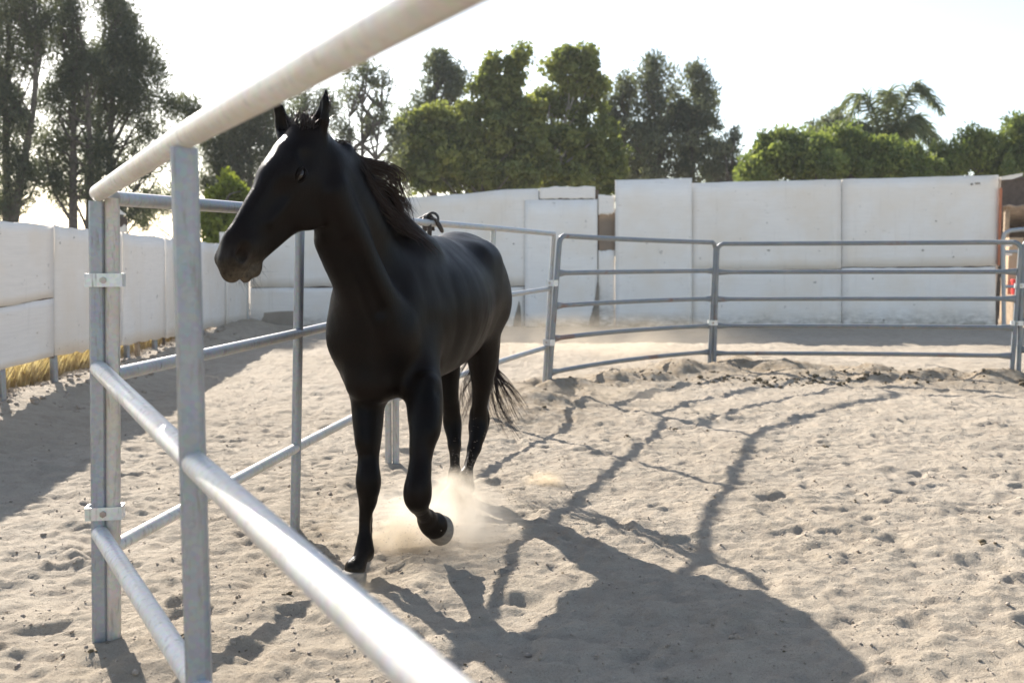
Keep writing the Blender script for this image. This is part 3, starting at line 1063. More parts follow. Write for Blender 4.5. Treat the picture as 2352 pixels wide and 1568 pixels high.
def leaves(cent, n_each, spread, size, rs, up=.0, narrow=.35, tint_c=None):
    """cent (m,3), spread (m,3) gaussian radii; returns verts, faces, tint of many leaf blades"""
    m = len(cent)
    idx = np.repeat(np.arange(m), n_each)
    n = len(idx)
    d = rs.normal(0, 1, (n, 3))
    d /= np.linalg.norm(d, axis=1)[:, None] + 1e-9
    rad = rs.rand(n, 1) ** .45
    p = cent[idx] + d * rad * spread[idx]
    a = rs.normal(0, 1, (n, 3)) + d * .7; a[:, 2] += up
    a /= np.linalg.norm(a, axis=1)[:, None]
    b = np.cross(a, rs.normal(0, 1, (n, 3)))
    b /= np.linalg.norm(b, axis=1)[:, None]
    sz = size * rs.uniform(.55, 1.4, (n, 1))
    V = np.empty((n, 4, 3))
    V[:, 0] = p - a * sz * .5
    V[:, 1] = p + b * sz * narrow * .5
    V[:, 2] = p + a * sz * .5
    V[:, 3] = p - b * sz * narrow * .5
    tc = (tint_c if tint_c is not None else rs.rand(m))[idx]
    t = np.clip(tc * .7 + rs.rand(n) * .35 - .03, 0, 1)
    return V.reshape(-1, 3), np.arange(4 * n).reshape(n, 4), np.repeat(t, 4)


def tree(name, label, cat, Y, px, foot, lobes, mat, rs, dens=1.0, leaf=.16, narrow=.4, up=.6, trunk_r=.16, bark='bark',
         clump=.55, group=None, trunks=None, twigs=True, depth=.8, top_frac=.82):
    """lobes: (px, py, rx_px, ry_px[, weight]) in survey pixels at distance Y; each gets real depth"""
    s_ = Y / FPX
    base = np.array((P(px, 600, Y)[0], Y, 0.))
    root = empty(name, base)
    tag(root, label, cat, group)
    C_ = []; 
    for lb in lobes:
        lx, ly, rx, ry = lb[:4]; wgt = lb[4] if len(lb) > 4 else 1
        c = P(lx, ly, Y)
        rad = np.array((rx * s_, rx * s_ * depth, ry * s_))
        vol = rad[0] * rad[2]
        n = max(5, int(vol / clump ** 2 * 8.5 * wgt * dens))
        d = rs.normal(0, 1, (n, 3)); d /= np.linalg.norm(d, axis=1)[:, None]
        r = rs.rand(n, 1) ** .38 * (1 + .19 * rs.normal(0, 1, (n, 1)))
        C_.append(c + d * r * rad * .93)
    C_ = np.concatenate(C_)
    m = len(C_)
    sp = clump * rs.uniform(.5, 1.15, (m, 1)) * np.array((1, 1, .8 if up < .5 else 1.15))
    leaf *= 1.12
    V, F, T = leaves(C_, int(260 * dens * (clump / .55) ** 2 * (.16 / leaf) ** 1.2), sp, leaf, rs, up, narrow)
    mesh_obj('foliage', V, F, M[mat], root, attrs={'tint': T})
    # trunks and limbs
    mb = MB()
    tops = trunks or [(px, lobes[0][1], 0)]
    spines = []
    for (tx, ty, lean) in tops:
        top = P(tx, ty, Y)
        b0 = base + np.array((lean * s_, rs.uniform(-.2, .2), -.2))
        pts = catmull([b0, b0 + (top - b0) * .33 + rs.normal(0, .08, 3) * (1, 1, 0), b0 + (top - b0) * .66 + rs.normal(0, .14, 3) * (1, 1, 0), top], 14)
        mb.tube(pts, [trunk_r * (1 - .88 * (i / 13) ** .8) for i in range(14)], 8)
        spines.append(np.array(pts))
    sel = rs.choice(m, min(m, int(46 * (1 if twigs else .4))), replace=False)
    for k in sel:
        c = C_[k]
        spn = spines[rs.randint(len(spines))]
        below = spn[spn[:, 2] < c[2] - .15]
        if len(below) < 2: continue
        dd = np.hypot(below[:, 0] - c[0], below[:, 1] - c[1])
        j = min(len(below) - 1, max(0, int(len(below) - 1 - dd.min() / (.35 * 1.0 + .3) * rs.uniform(.4, 1))))
        a = below[j]
        mid = (a + c) / 2 + np.array((0, 0, -.08)) + rs.normal(0, .12, 3)
        mb.tube(catmull([a, mid, c], 6), [.05 * trunk_r / .16, .042, .034, .025, .017, .008], 5, cap=False)
    autosmooth(mb.build('trunk', M[bark], root), 60)
    return root


RT = np.random.RandomState(21)
pg = 'tall pines behind the fences'
# tall pines at the left, just beyond the fence
tree('pine_tree', 'leftmost tall airy pine rising out of the top of the picture', 'tree', 27, 14, 560,
     [(20, 40, 70, 90, .8), (75, 15, 50, 70, .9), (5, 170, 55, 90, .9), (85, 110, 42, 80, .8), (45, 250, 60, 70, .9), (10, 330, 50, 60, .8), (60, 400, 55, 60, .8), (20, 470, 50, 45, 1), (-60, 200, 60, 200, .5)],
     'pine', RT, .98, .10, .26, .9, .2, clump=.50, group=pg, trunks=[(30, -40, -4), (80, -30, 8)])
tree('pine_tree', 'dense dark pine with twin trunks second from the left edge', 'tree', 28, 172, 560,
     [(165, 60, 42, 55), (150, 130, 38, 70), (200, 150, 48, 60), (165, 235, 60, 60), (140, 330, 46, 60, .7), (205, 330, 45, 60, .8), (165, 430, 60, 60, .8), (160, 15, 26, 25), (220, 430, 35, 60, .6), (110, 395, 30, 50, .5)],
     'pine', RT, .98, .10, .26, .9, .2, clump=.50, group=pg, trunks=[(168, 20, 0), (190, 90, 14)])
tree('pine_tree', 'bushiest tall dark pine with a long side bough reaching right', 'tree', 29, 232, 560,
     [(275, 30, 55, 55), (300, 95, 62, 60), (330, 150, 45, 70), (255, 140, 55, 70), (300, 215, 68, 55), (260, 260, 60, 60, .8), (390, 252, 60, 22, .8), (330, 300, 55, 38, .7), (250, 370, 65, 55, .7), (330, 420, 60, 60, .6), (285, 480, 55, 40, .8), (245, -10, 35, 30), (430, 245, 26, 24, .8), (370, 350, 40, 34, .5)],
     'pine', RT, .98, .10, .26, .9, .2, clump=.52, group=pg, trunks=[(280, 0, 0), (230, 120, -22)])
tree('pine_tree', 'dark pine mass behind the horse face', 'tree', 31, 560, 560,
     [(520, 330, 55, 60), (560, 280, 60, 60), (620, 260, 55, 70), (500, 410, 45, 60, .8), (570, 380, 60, 60), (640, 350, 50, 80), (480, 300, 40, 45, .7), (530, 450, 60, 50, .7), (420, 470, 50, 50, .7), (360, 490, 50, 40, .7)],
     'pine', RT, .98, .10, .26, .9, .18, clump=.5, group=pg, trunks=[(560, 220, 0), (480, 270, -30)])
tree('pine_tree', 'open dark pine filling the gap above the horse ears', 'tree', 33, 720, 560,
     [(690, 240, 45, 50), (740, 235, 45, 40, .8), (670, 310, 40, 60), (760, 290, 30, 40, .5), (720, 350, 40, 60, .5)],
     'pine', RT, .75, .10, .26, .9, .15, clump=.5, group=pg, trunks=[(700, 205, 0)])
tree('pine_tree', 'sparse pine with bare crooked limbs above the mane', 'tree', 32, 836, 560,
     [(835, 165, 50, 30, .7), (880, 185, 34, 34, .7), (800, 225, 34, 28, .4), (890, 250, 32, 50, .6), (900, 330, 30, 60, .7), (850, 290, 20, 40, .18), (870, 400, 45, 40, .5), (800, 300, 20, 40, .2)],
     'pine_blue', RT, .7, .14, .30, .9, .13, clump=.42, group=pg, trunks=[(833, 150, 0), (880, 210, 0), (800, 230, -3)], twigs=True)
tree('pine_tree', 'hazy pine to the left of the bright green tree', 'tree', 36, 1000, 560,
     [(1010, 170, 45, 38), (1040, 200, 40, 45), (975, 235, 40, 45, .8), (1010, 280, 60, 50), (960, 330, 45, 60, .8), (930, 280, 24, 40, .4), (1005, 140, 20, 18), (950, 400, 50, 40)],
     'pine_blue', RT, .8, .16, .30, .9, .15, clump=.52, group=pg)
# big bright tree
gb = 'bright green trees behind the back wall'
tree('broadleaf_tree', 'large bright yellow green tree with billowing lobes left of its twin', 'tree', 33, 1110, 560,
     [(1180, 165, 32, 42), (1110, 200, 32, 32, .8), (1150, 225, 48, 50), (1100, 280, 55, 50), (1010, 270, 45, 38), (970, 310, 52, 45), (1060, 340, 70, 60), (1150, 310, 55, 70), (950, 380, 36, 50), (1010, 400, 60, 50), (1110, 400, 70, 50), (1180, 390, 50, 50), (1195, 130, 14, 18), (1135, 145, 20, 18, .8), (1215, 255, 34, 46, .8), (1215, 345, 50, 60), (1200, 400, 60, 50)],
     'broad', RT, .98, .155, .55, -.3, .16, 'bark', .42, gb, twigs=True)
tree('broadleaf_tree', 'large bright green tree whose top lobe is the highest of the middle', 'tree', 34, 1262, 560,
     [(1300, 160, 46, 42), (1340, 175, 45, 38), (1370, 190, 26, 30), (1255, 240, 44, 42), (1320, 240, 60, 40, .8), (1240, 320, 60, 60), (1330, 330, 65, 60), (1390, 350, 45, 60), (1290, 400, 80, 45), (1400, 410, 50, 45), (1300, 120, 20, 16), (1350, 130, 24, 16, .8), (1395, 290, 30, 30, .8)],
     'broad', RT, .95, .155, .55, -.3, .17, 'pale_bark', .42, gb, trunks=[(1262, 330, -14), (1300, 260, 0), (1240, 350, -24)])
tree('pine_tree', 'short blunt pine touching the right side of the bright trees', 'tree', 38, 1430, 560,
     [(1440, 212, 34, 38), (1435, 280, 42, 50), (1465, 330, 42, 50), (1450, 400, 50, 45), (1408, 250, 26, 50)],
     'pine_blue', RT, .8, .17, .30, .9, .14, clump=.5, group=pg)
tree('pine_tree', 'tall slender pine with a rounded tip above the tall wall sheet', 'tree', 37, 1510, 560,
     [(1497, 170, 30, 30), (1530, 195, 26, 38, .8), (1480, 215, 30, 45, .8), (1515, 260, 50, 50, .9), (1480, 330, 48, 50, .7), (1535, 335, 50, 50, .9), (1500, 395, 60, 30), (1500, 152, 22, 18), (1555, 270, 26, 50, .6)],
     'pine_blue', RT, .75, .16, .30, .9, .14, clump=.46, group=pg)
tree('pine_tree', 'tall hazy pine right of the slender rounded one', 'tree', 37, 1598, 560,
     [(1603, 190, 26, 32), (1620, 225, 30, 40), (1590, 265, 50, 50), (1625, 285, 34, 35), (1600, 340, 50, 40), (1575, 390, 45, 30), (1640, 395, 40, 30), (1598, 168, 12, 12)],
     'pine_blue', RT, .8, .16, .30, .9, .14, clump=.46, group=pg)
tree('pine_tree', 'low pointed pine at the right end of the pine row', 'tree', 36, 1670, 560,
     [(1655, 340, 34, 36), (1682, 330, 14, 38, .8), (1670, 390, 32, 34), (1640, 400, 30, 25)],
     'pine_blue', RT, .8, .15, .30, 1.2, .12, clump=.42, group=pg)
# lime shrub
tree('lime_shrub', 'sunlit lime green bush over the left fence beside the horse muzzle', 'shrub', 24, 520, 560,
     [(545, 445, 28, 30), (510, 470, 32, 40), (560, 480, 22, 40), (490, 520, 24, 36), (540, 530, 45, 36), (500, 560, 34, 26), (525, 425, 12, 16)],
     'lime', RT, 1.1, .13, .5, .8, .08, clump=.28)
# hedge mound
tree('hedge_tree', 'rounded bushy green tree behind the right half of the wall', 'tree', 30, 1880, 560,
     [(1740, 385, 50, 40), (1790, 360, 60, 42), (1850, 350, 60, 44), (1920, 345, 60, 44), (1990, 355, 60, 48), (2050, 365, 60, 44), (2110, 378, 50, 34), (1950, 318, 34, 16), (1760, 335, 14, 20), (1795, 318, 12, 18), (1900, 385, 120, 30), (2050, 395, 110, 25)],
     'hedge', RT, 1.25, .12, .55, .8, .14, 'bark', .36, depth=1.0)
tree('hedge_tree', 'darker spiky topped tree row at the right edge of the picture', 'tree', 31, 2250, 560,
     [(2190, 365, 50, 40), (2240, 350, 44, 44), (2225, 320, 18, 22), (2260, 315, 16, 26), (2300, 345, 44, 44), (2335, 310, 24, 36), (2350, 360, 50, 60), (2280, 390, 90, 34), (2400, 340, 50, 70), (2150, 385, 40, 28), (2346, 285, 12, 16)],
     'hedge', RT, 1.05, .14, .35, 1.0, .14, 'bark', .36, depth=1.0)
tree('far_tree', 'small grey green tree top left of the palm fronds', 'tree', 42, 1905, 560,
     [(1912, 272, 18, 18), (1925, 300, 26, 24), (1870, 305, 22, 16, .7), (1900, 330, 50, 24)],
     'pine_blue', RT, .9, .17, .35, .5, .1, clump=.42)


def palm(Y, px, py, rs):
    s_ = Y / FPX
    c = P(px, py, Y)
    root = empty('palm_tree', (c[0], Y, 0))
    tag(root, 'feathery queen palm with arching fronds rising over the hedge', 'palm tree')
    mb = MB(); mb.tube(catmull([(c[0] + .1, Y, -.1), (c[0] - .05, Y, c[2] * .5), c], 8), [.19, .17, .16, .16, .15, .15, .14, .12], 10)
    autosmooth(mb.build('trunk', M['pale_bark'], root))
    ends = [(98, -83, -165), (104, -70, -158), (45, -100, -140), (20, -128, -150), (-92, -86, -150), (-85, -60, -140), (146, -6, -82), (138, -24, -84), (120, 5, -70), (-184, -48, -52), (-170, -22, -48), (-150, -42, -62), (-120, -30, -60), (100, 25, -45), (-100, 15, -38), (60, 15, -45)]
    for k, (ex, ey, apex) in enumerate(ends):
        dd = rs.uniform(-1.3, 1.3)
        e = c + np.array((ex * s_, dd, -ey * s_))
        mid = c + np.array((ex * .55 * s_, dd * .5, -(apex) * s_ * .82))
        pts = catmull([c, (c + mid) / 2 + np.array((0, 0, .12)), mid, e], 26)
        rm = MB(); rm.tube(pts, [.035 * (1 - .85 * i / 25) + .004 for i in range(26)], 5, cap=False)
        V = []; F = []; T = []
        rv = np.concatenate(rm.v)
        n0 = len(rv); V.append(rv); F += rm.f; T += [.5] * n0
        for i in range(3, 26):
            t = nrm(pts[min(i + 1, 25)] - pts[i - 1])
            ln = .55 * math.sin(math.pi * min(1, (i + 3) / 29)) ** .6 + .1
            for q in range(8):
                sgn = 1 if q % 2 else -1
                side = nrm(np.cross(t, (rs.normal(0, .5), rs.normal(0, .5), 1)))
                dirv = nrm(side * sgn * .75 + t * .6 + np.array((0, 0, -.45 + rs.normal(0, .18))))
                b = pts[i] + t * rs.uniform(-.05, .05)
                l_ = ln * rs.uniform(.7, 1.15)
                wv = nrm(np.cross(dirv, (rs.normal(), rs.normal(), rs.normal()))) * .02
                m_ = b + dirv * l_ * .55
                tp = b + dirv * l_ + np.array((0, 0, -.22 * l_))
                nn = sum(len(v) for v in V)
                V.append(np.array([b - wv, b + wv, m_ + wv, m_ - wv, tp]))
                F += [[nn, nn + 1, nn + 2, nn + 3], [nn + 3, nn + 2, nn + 4]]
                T += [rs.rand()] * 5
        o = mesh_obj('frond', np.concatenate(V), F, M['palm'], root, attrs={'tint': np.array(T)})


palm(33, 2033, 335, np.random.RandomState(5))

# ------------------------------------------------------------------ the horse
# One continuous skin grown from a blended distance field (limbs and muscles as elliptic
# capsules) and meshed with surface nets; hooves, eyes, mane, forelock, tail are its parts.
hH = np.array((-.29, -.957, 0.)); hH /= np.linalg.norm(hH)
hL = np.array((-hH[1], hH[0], 0.))                        # the horse's left
UPV = np.array((0, 0, 1.))
RES = .0072
BMIN = np.array((-1.32, 3.30, -.02)); BMAX = np.array((.22, 6.05, 2.12))
NX, NY, NZ = np.ceil((BMAX - BMIN) / RES).astype(int)
FLD = np.full((NX, NY, NZ), .3, dtype=np.float32)


def _grid(p0, p1, pad):
    lo = np.minimum(p0, p1) - pad; hi = np.maximum(p0, p1) + pad
    i0 = np.clip(np.floor((lo - BMIN) / RES).astype(int), 0, (NX, NY, NZ))
    i1 = np.clip(np.ceil((hi - BMIN) / RES).astype(int) + 1, 0, (NX, NY, NZ))
    ax = [BMIN[k] + RES * np.arange(i0[k], i1[k], dtype=np.float32) for k in range(3)]
    return i0, i1, ax


def group(prims, kin, k):
    """blend a run of capsules with each other (hardly) and then into the body"""
    global FLD
    main = FLD
    FLD = np.full(main.shape, .3, dtype=np.float32)
    for q in prims: prim(*q, k=kin)
    lo = np.min([np.minimum(q[0], q[1]) - max(q[3:]) - k - .03 for q in prims], 0)
    hi = np.max([np.maximum(q[0], q[1]) + max(q[3:]) + k + .03 for q in prims], 0)
    i0, i1, _ = _grid(lo, hi, 0)
    sl_ = tuple(slice(p, q) for p, q in zip(i0, i1))
    A = main[sl_]; D = FLD[sl_]
    h = np.maximum(k - np.abs(A - D), 0) / k
    main[sl_] = np.minimum(A, D) - h * h * k * .25
    FLD = main


def prim(p0, p1, L, a0, b0, a1=None, b1=None, k=.04, cut=False, e=None):
    """elliptic capsule p0-p1; a = semi axis along L, b = semi axis across; e = end cap length"""
    p0 = np.asarray(p0, float); p1 = np.asarray(p1, float)
    a1 = a0 if a1 is None else a1; b1 = b0 if b1 is None else b1
    d = p1 - p0; ln = np.linalg.norm(d)
    L = np.asarray(L, float)
    if ln < 1e-5:
        T = nrm(np.cross(L, UPV)) if abs(nrm(L)[2]) < .9 else np.array((1., 0, 0))
    else:
        T = d / ln
    L = nrm(L - T * np.dot(L, T)); B = np.cross(T, L)
    mx = max(a0, a1, b0, b1, e or 0)
    i0, i1, ax = _grid(p0, p1, mx + k + .02)
    if np.any(i1 - i0 < 2): return
    X, Y, Z = np.meshgrid(*ax, indexing='ij', sparse=True)
    dx, dy, dz = X - p0[0], Y - p0[1], Z - p0[2]
    w_ = dx * T[0] + dy * T[1] + dz * T[2]
    u = dx * L[0] + dy * L[1] + dz * L[2]
    v = dx * B[0] + dy * B[1] + dz * B[2]
    t = np.clip(w_ / max(ln, 1e-5), 0, 1)
    ww = w_ - t * ln
    a = a0 + (a1 - a0) * t; b = b0 + (b1 - b0) * t
    c = e if e else (a + b) * .5
    k0 = np.sqrt((u / a) ** 2 + (v / b) ** 2 + (ww / c) ** 2) + 1e-6
    k1 = np.sqrt((u / a ** 2) ** 2 + (v / b ** 2) ** 2 + (ww / c ** 2) ** 2) + 1e-6
    dist = k0 * (k0 - 1) / k1
    sl_ = tuple(slice(p, q) for p, q in zip(i0, i1))
    A = FLD[sl_]
    if cut:
        dist = -dist
        h = np.maximum(k - np.abs(A - dist), 0) / k
        FLD[sl_] = np.maximum(A, dist) + h * h * k * .25
    else:
        h = np.maximum(k - np.abs(A - dist), 0) / k
        FLD[sl_] = np.minimum(A, dist) - h * h * k * .25


def chain(nodes, k=.02, L=None, flat=1.0):
    """nodes: (px,py,Y,r) ; flat multiplies the lateral radius"""
    pts = [(P(*q[:3]), q[3], (q[4] if len(q) > 4 else flat)) for q in nodes]
    # resample the run smoothly so no joint shows as a ring
    A = np.array([np.r_[p, r, f] for p, r, f in pts])
    if len(A) > 2:
        C = np.array(catmull([q for q in A], 4 * (len(A) - 1) + 1))
    else:
        C = A
    group([(a[:3], b[:3], hL if L is None else L, a[3] * a[4], a[3], b[3] * b[4], b[3]) for a, b in zip(C[:-1], C[1:])], .003, k)


def B3(cx, Y, z): return np.array((cx, Y, z))


# trunk
cF = B3(-.575, 4.38, 1.07); cM = B3(-.415, 4.85, 1.08); cR = B3(-.345, 5.15, 1.135); cH = B3(-.290, 5.40, 1.205); cT = B3(-.245, 5.54, 1.215)
tr_ = catmull([np.r_[cF, .200, .320], np.r_[cM, .280, .318], np.r_[cR, .262, .300], np.r_[cH, .245, .275], np.r_[cT, .205, .235]], 17)
group([(a[:3], b[:3], hL, a[3], a[4], b[3], b[4]) for a, b in zip(tr_[:-1], tr_[1:])], .006, .05)
# withers and loin
prim(B3(-.50, 4.55, 1.365), B3(-.40, 4.98, 1.36), hL, .07, .07, .08, .06, .12)
# dock of the tail
prim(B3(-.225, 5.66, 1.32), B3(-.20, 5.80, 1.20), hL, .035, .04, .024, .026, k=.06)
# haunches
for sg, yy in ((1, 0), (-1, 0)):
    hp = B3(-.268, 5.42, 1.12) + hL * .135 * sg
    prim(hp + hH * .10 + UPV * .10, hp - hH * .08 - UPV * .03, hL, .115, .20, .11, .19, .06)
    # point of hip
    prim(B3(-.33, 5.24, 1.33) + hL * .16 * sg, B3(-.31, 5.32, 1.335) + hL * .16 * sg, hL, .05, .05, k=.11)
# shoulders: blade sloping down and forward, point of shoulder, breast
for sg in (1, -1):
    prim(B3(-.525, 4.58, 1.28) + hL * .10 * sg, B3(-.595, 4.27, 1.00) + hL * .110 * sg, hL, .055, .12, .075, .105, k=.10)
    prim(B3(-.590, 4.25, .965) + hL * .095 * sg, B3(-.575, 4.33, .86) + hL * .100 * sg, hL, .078, .10, .075, .095, k=.07)
    prim(B3(-.575, 4.42, .95) + hL * .15 * sg, B3(-.565, 4.44, .86) + hL * .135 * sg, hL, .06, .10, .05, .085, k=.07)
    # pectorals, hardly parted
    prim(B3(-.590, 4.20, .98) + hL * .050 * sg, B3(-.585, 4.22, .81) + hL * .055 * sg, hL, .064, .072, .062, .078, k=.045)
prim(B3(-.60, 4.24, .80), B3(-.50, 4.60, .80), hL, .10, .085, .12, .08, k=.06)
# belly underside
prim(B3(-.50, 4.60, .86), B3(-.35, 5.08, .94), hL, .17, .11, .19, .12, k=.07)

# neck
NL = nrm((.74, -.64, .08))
n0 = P(880, 690, 4.42); n1 = P(842, 600, 4.25); n2 = P(800, 500, 4.08); n3 = P(752, 405, 3.98); n4 = P(722, 350, 3.94)
nk = catmull([np.r_[P(918, 745, 4.45), .150, .225], np.r_[n0, .122, .208], np.r_[n1, .100, .188], np.r_[n2, .085, .158], np.r_[n3, .078, .122], np.r_[n4, .070, .098]], 21)
group([(a[:3], b[:3], NL, a[3], a[4], b[3], b[4]) for a, b in zip(nk[:-1], nk[1:])], .004, .09)
# trachea / throat line and crest
prim(P(762, 560, 4.00), P(846, 715, 4.18), NL, .05, .055, .07, .07, k=.10)
prim(P(793, 352, 4.06), P(880, 470, 4.30), NL, .030, .045, .034, .05, .06)
prim(P(880, 470, 4.30), P(975, 575, 4.62), NL, .034, .05, .055, .06, .08)
# brachiocephalic muscle on the near side
prim(P(770, 440, 3.90), P(905, 760, 4.17), NL, .035, .06, .05, .09, .05)

for sg in (1, -1):
    prim(B3(-.31, 5.26, 1.10) + hL * .150 * sg, B3(-.30, 5.27, .96) + hL * .135 * sg, hL, .05, .09, .045, .07, k=.09)     # stifle muscle
prim(P(985, 880, 4.16), P(990, 985, 4.06), hL, .030, .045, .020, .030, k=.03)            # extensor of the raised leg
prim(P(832, 900, 4.27), P(835, 1010, 4.20), hL, .028, .040, .018, .028, k=.03)           # extensor of the planted leg
prim(P(1000, 905, 4.13), P(1018, 930, 4.2), hL, .012, .02, k=.04, cut=True)
# furrows: jugular groove, shoulder edge, stifle crease, elbow crease
prim(P(800, 560, 3.93), P(868, 715, 4.06), NL, .007, .012, k=.05, cut=True)
prim(B3(-.43, 4.55, 1.25) + hL * .20, B3(-.41, 4.48, .98) + hL * .225, hL, .010, .010, k=.06, cut=True)
prim(B3(-.20, 5.16, 1.12) + hL * .20, B3(-.22, 5.20, .92) + hL * .21, hL, .018, .016, k=.07, cut=True)
# head
hd = nrm((-.365, -.45, -.815)); hl = nrm((.77, -.64, 0.0)); hl = nrm(hl - hd * np.dot(hl, hd)); hn = np.cross(hl, hd)
if np.dot(hn, (-.56, -.675, .484)) < 0: hn = -hn
HO = P(671, 284, 3.86); HSC = 1.06


def HP(s, n, l=0.0): return HO + (hd * s + hn * n + hl * l) * HSC


def hprim(p0, p1, L, *r, **kw): prim(p0, p1, L, *[q * HSC for q in r], **kw)


hprim(HP(.015, -.075), HP(.19, -.090), hl, .070, .070, .090, .088, k=.05)
hprim(HP(.10, -.040), HP(.20, -.038), hl, .072, .034, .074, .030, k=.04)
hprim(HP(.19, -.080), HP(.49, -.056), hl, .068, .078, .040, .052, k=.04)
hprim(HP(.22, -.028), HP(.51, -.024), hl, .040, .024, .025, .020, k=.025)
hprim(HP(.49, -.066), HP(.560, -.070), hl, .048, .058, .047, .056, k=.035)
for sg in (1, -1):
    hprim(HP(.185, -.165, .044 * sg), HP(.250, -.182, .043 * sg), hl, .036, .112, .035, .104, k=.045)
    hprim(HP(.145, -.050, .078 * sg), HP(.195, -.054, .078 * sg), hl, .020, .022, .020, .020, k=.03)
    hprim(HP(.215, -.108, .072 * sg), HP(.37, -.092, .052 * sg), hl, .011, .013, .008, .011, k=.03)
    hprim(HP(.500, -.056, .040 * sg), HP(.560, -.058, .040 * sg), hl, .023, .038, .023, .037, k=.02)
hprim(HP(.26, -.195), HP(.49, -.132), hl, .046, .050, .031, .031, k=.04)
hprim(HP(.30, -.125), HP(.48, -.10), hl, .046, .05, .038, .04, k=.04)
hprim(HP(.570, -.080), HP(.592, -.088), hl, .043, .044, .037, .035, k=.024)       # upper lip
hprim(HP(.545, -.140), HP(.572, -.143), hl, .032, .024, .027, .018, k=.012)       # lower lip
hprim(HP(.522, -.153), HP(.533, -.156), hl, .027, .027, k=.016)                 # chin
hprim(HP(.10, -.16), HP(.06, -.20), hl, .06, .08, .062, .085, k=.08)               # behind the jaw
# mouth slit, nostrils, eye sockets, temple hollow
for sg in (1, -1):
    hprim(HP(.505, -.121, .052 * sg), HP(.606, -.124, .030 * sg), hn, .0035, .014, .0035, .014, k=.010, cut=True)
    hprim(HP(.528, -.050, .070 * sg), HP(.545, -.062, .040 * sg), hn, .028, .034, .019, .024, k=.007, cut=True)
    hprim(HP(.174, -.078, .108 * sg), HP(.188, -.079, .108 * sg), hn, .020, .014, .020, .014, k=.016, cut=True)
    hprim(HP(.112, -.066, .094 * sg), HP(.12, -.068, .094 * sg), hl, .012, .018, k=.04, cut=True)
    hprim(HP(.28, -.060, .092 * sg), HP(.36, -.050, .076 * sg), hl, .018, .018, .018, .016, k=.04, cut=True)
hprim(HP(.604, -.124, -.03), HP(.604, -.124, .03), hn, .0035, .013, .0035, .013, k=.010, cut=True)

# ears
eL0 = P(733, 322, 3.90); eL1 = P(738, 275, 3.885); eL2 = P(746, 235, 3.875); eL3 = P(749, 206, 3.87)
eS = nrm((.85, -.52, 0))
prim(eL0, eL1, eS, .030, .024, .033, .026, .022)
prim(eL1, eL2, eS, .033, .026, .020, .016, .012)
prim(eL2, eL3, eS, .020, .016, .0055, .006, .010)
fE = nrm((-.75, -.65, 0))
prim(eL1 + fE * .030 - UPV * .012, eL2 + fE * .022, eS, .020, .022, .010, .012, .008, cut=True)
eR0 = P(662, 338, 3.93); eR1 = P(650, 285, 3.965); eR2 = P(640, 250, 3.95); eR3 = P(632, 222, 3.94)
eS2 = nrm((.9, -.4, 0))
prim(eR0, eR1, eS2, .040, .030, .035, .026, .022)
prim(eR1, eR2, eS2, .035, .026, .022, .018, .012)
prim(eR2, eR3, eS2, .022, .018, .006, .006, .010)
fE2 = nrm((.25, -.97, 0))
prim(eR1 + fE2 * .030 - UPV * .012, eR2 + fE2 * .024, eS2, .022, .020, .012, .012, .008, cut=True)

# right fore leg (planted)
chain([(842, 800, 4.46, .10, .8), (842, 860, 4.40, .098, .8), (845, 910, 4.34, .086, .84), (846, 960, 4.28, .072, .9), (847, 1015, 4.23, .057, .9), (846, 1062, 4.20, .041)], .06)
chain([(846, 1066, 4.20, .042), (846, 1095, 4.175, .053), (846, 1120, 4.17, .051), (845, 1150, 4.19, .035)], .02)
chain([(845, 1150, 4.19, .036), (838, 1195, 4.18, .0255), (838, 1240, 4.16, .0265)], .02)
chain([(846, 1160, 4.225, .020), (846, 1240, 4.20, .018)], .012)                 # tendon
chain([(838, 1240, 4.16, .030), (838, 1262, 4.15, .038), (842, 1274, 4.17, .032)], .02)
chain([(836, 1265, 4.14, .034), (824, 1290, 4.09, .034), (816, 1304, 4.07, .046)], .02)
RFC = P(815, 1318, 4.055)
# left fore leg (raised, knee bent)
chain([(952, 790, 4.40, .105, .85), (965, 850, 4.32, .108, .8), (973, 905, 4.23, .096, .84), (975, 950, 4.15, .080, .9), (972, 1000, 4.08, .062, .9), (967, 1045, 4.04, .048), (964, 1080, 4.01, .042)], .07)
chain([(964, 1080, 4.01, .042), (960, 1116, 3.985, .056), (959, 1142, 3.985, .056), (961, 1158, 4.03, .040)], .025)
chain([(961, 1155, 4.03, .040), (972, 1180, 4.13, .031), (983, 1192, 4.22, .034)], .02)
chain([(980, 1190, 4.20, .042), (985, 1200, 4.23, .046), (997, 1206, 4.262, .060)], .018)
LFC = P(995, 1204, 4.29)
# hind legs
chain([(1098, 745, 5.38, .15, .75), (1108, 815, 5.40, .108, .8), (1108, 870, 5.42, .072, .85), (1103, 920, 5.46, .050, .9), (1099, 950, 5.49, .046)], .05)
chain([(1099, 950, 5.49, .044), (1098, 978, 5.48, .054), (1096, 1000, 5.44, .045), (1089, 1030, 5.40, .036)], .022)
chain([(1111, 935, 5.53, .022), (1113, 966, 5.55, .030), (1102, 1010, 5.48, .026)], .02)           # point of hock
chain([(1089, 1030, 5.40, .035), (1077, 1068, 5.32, .0275), (1070, 1092, 5.27, .034)], .02)
chain([(1070, 1092, 5.27, .037), (1071, 1110, 5.25, .042), (1074, 1122, 5.24, .036)], .018)
chain([(1072, 1118, 5.22, .036), (1070, 1145, 5.15, .033), (1069, 1160, 5.12, .042)], .02)
LHC = P(1070, 1178, 5.10)
chain([(1010, 760, 5.55, .13, .75), (1026, 840, 5.58, .095, .8), (1030, 890, 5.62, .068, .85), (1036, 935, 5.67, .049, .9)], .05)
chain([(1036, 935, 5.67, .046), (1039, 970, 5.69, .054), (1042, 995, 5.66, .045), (1044, 1022, 5.62, .036)], .022)
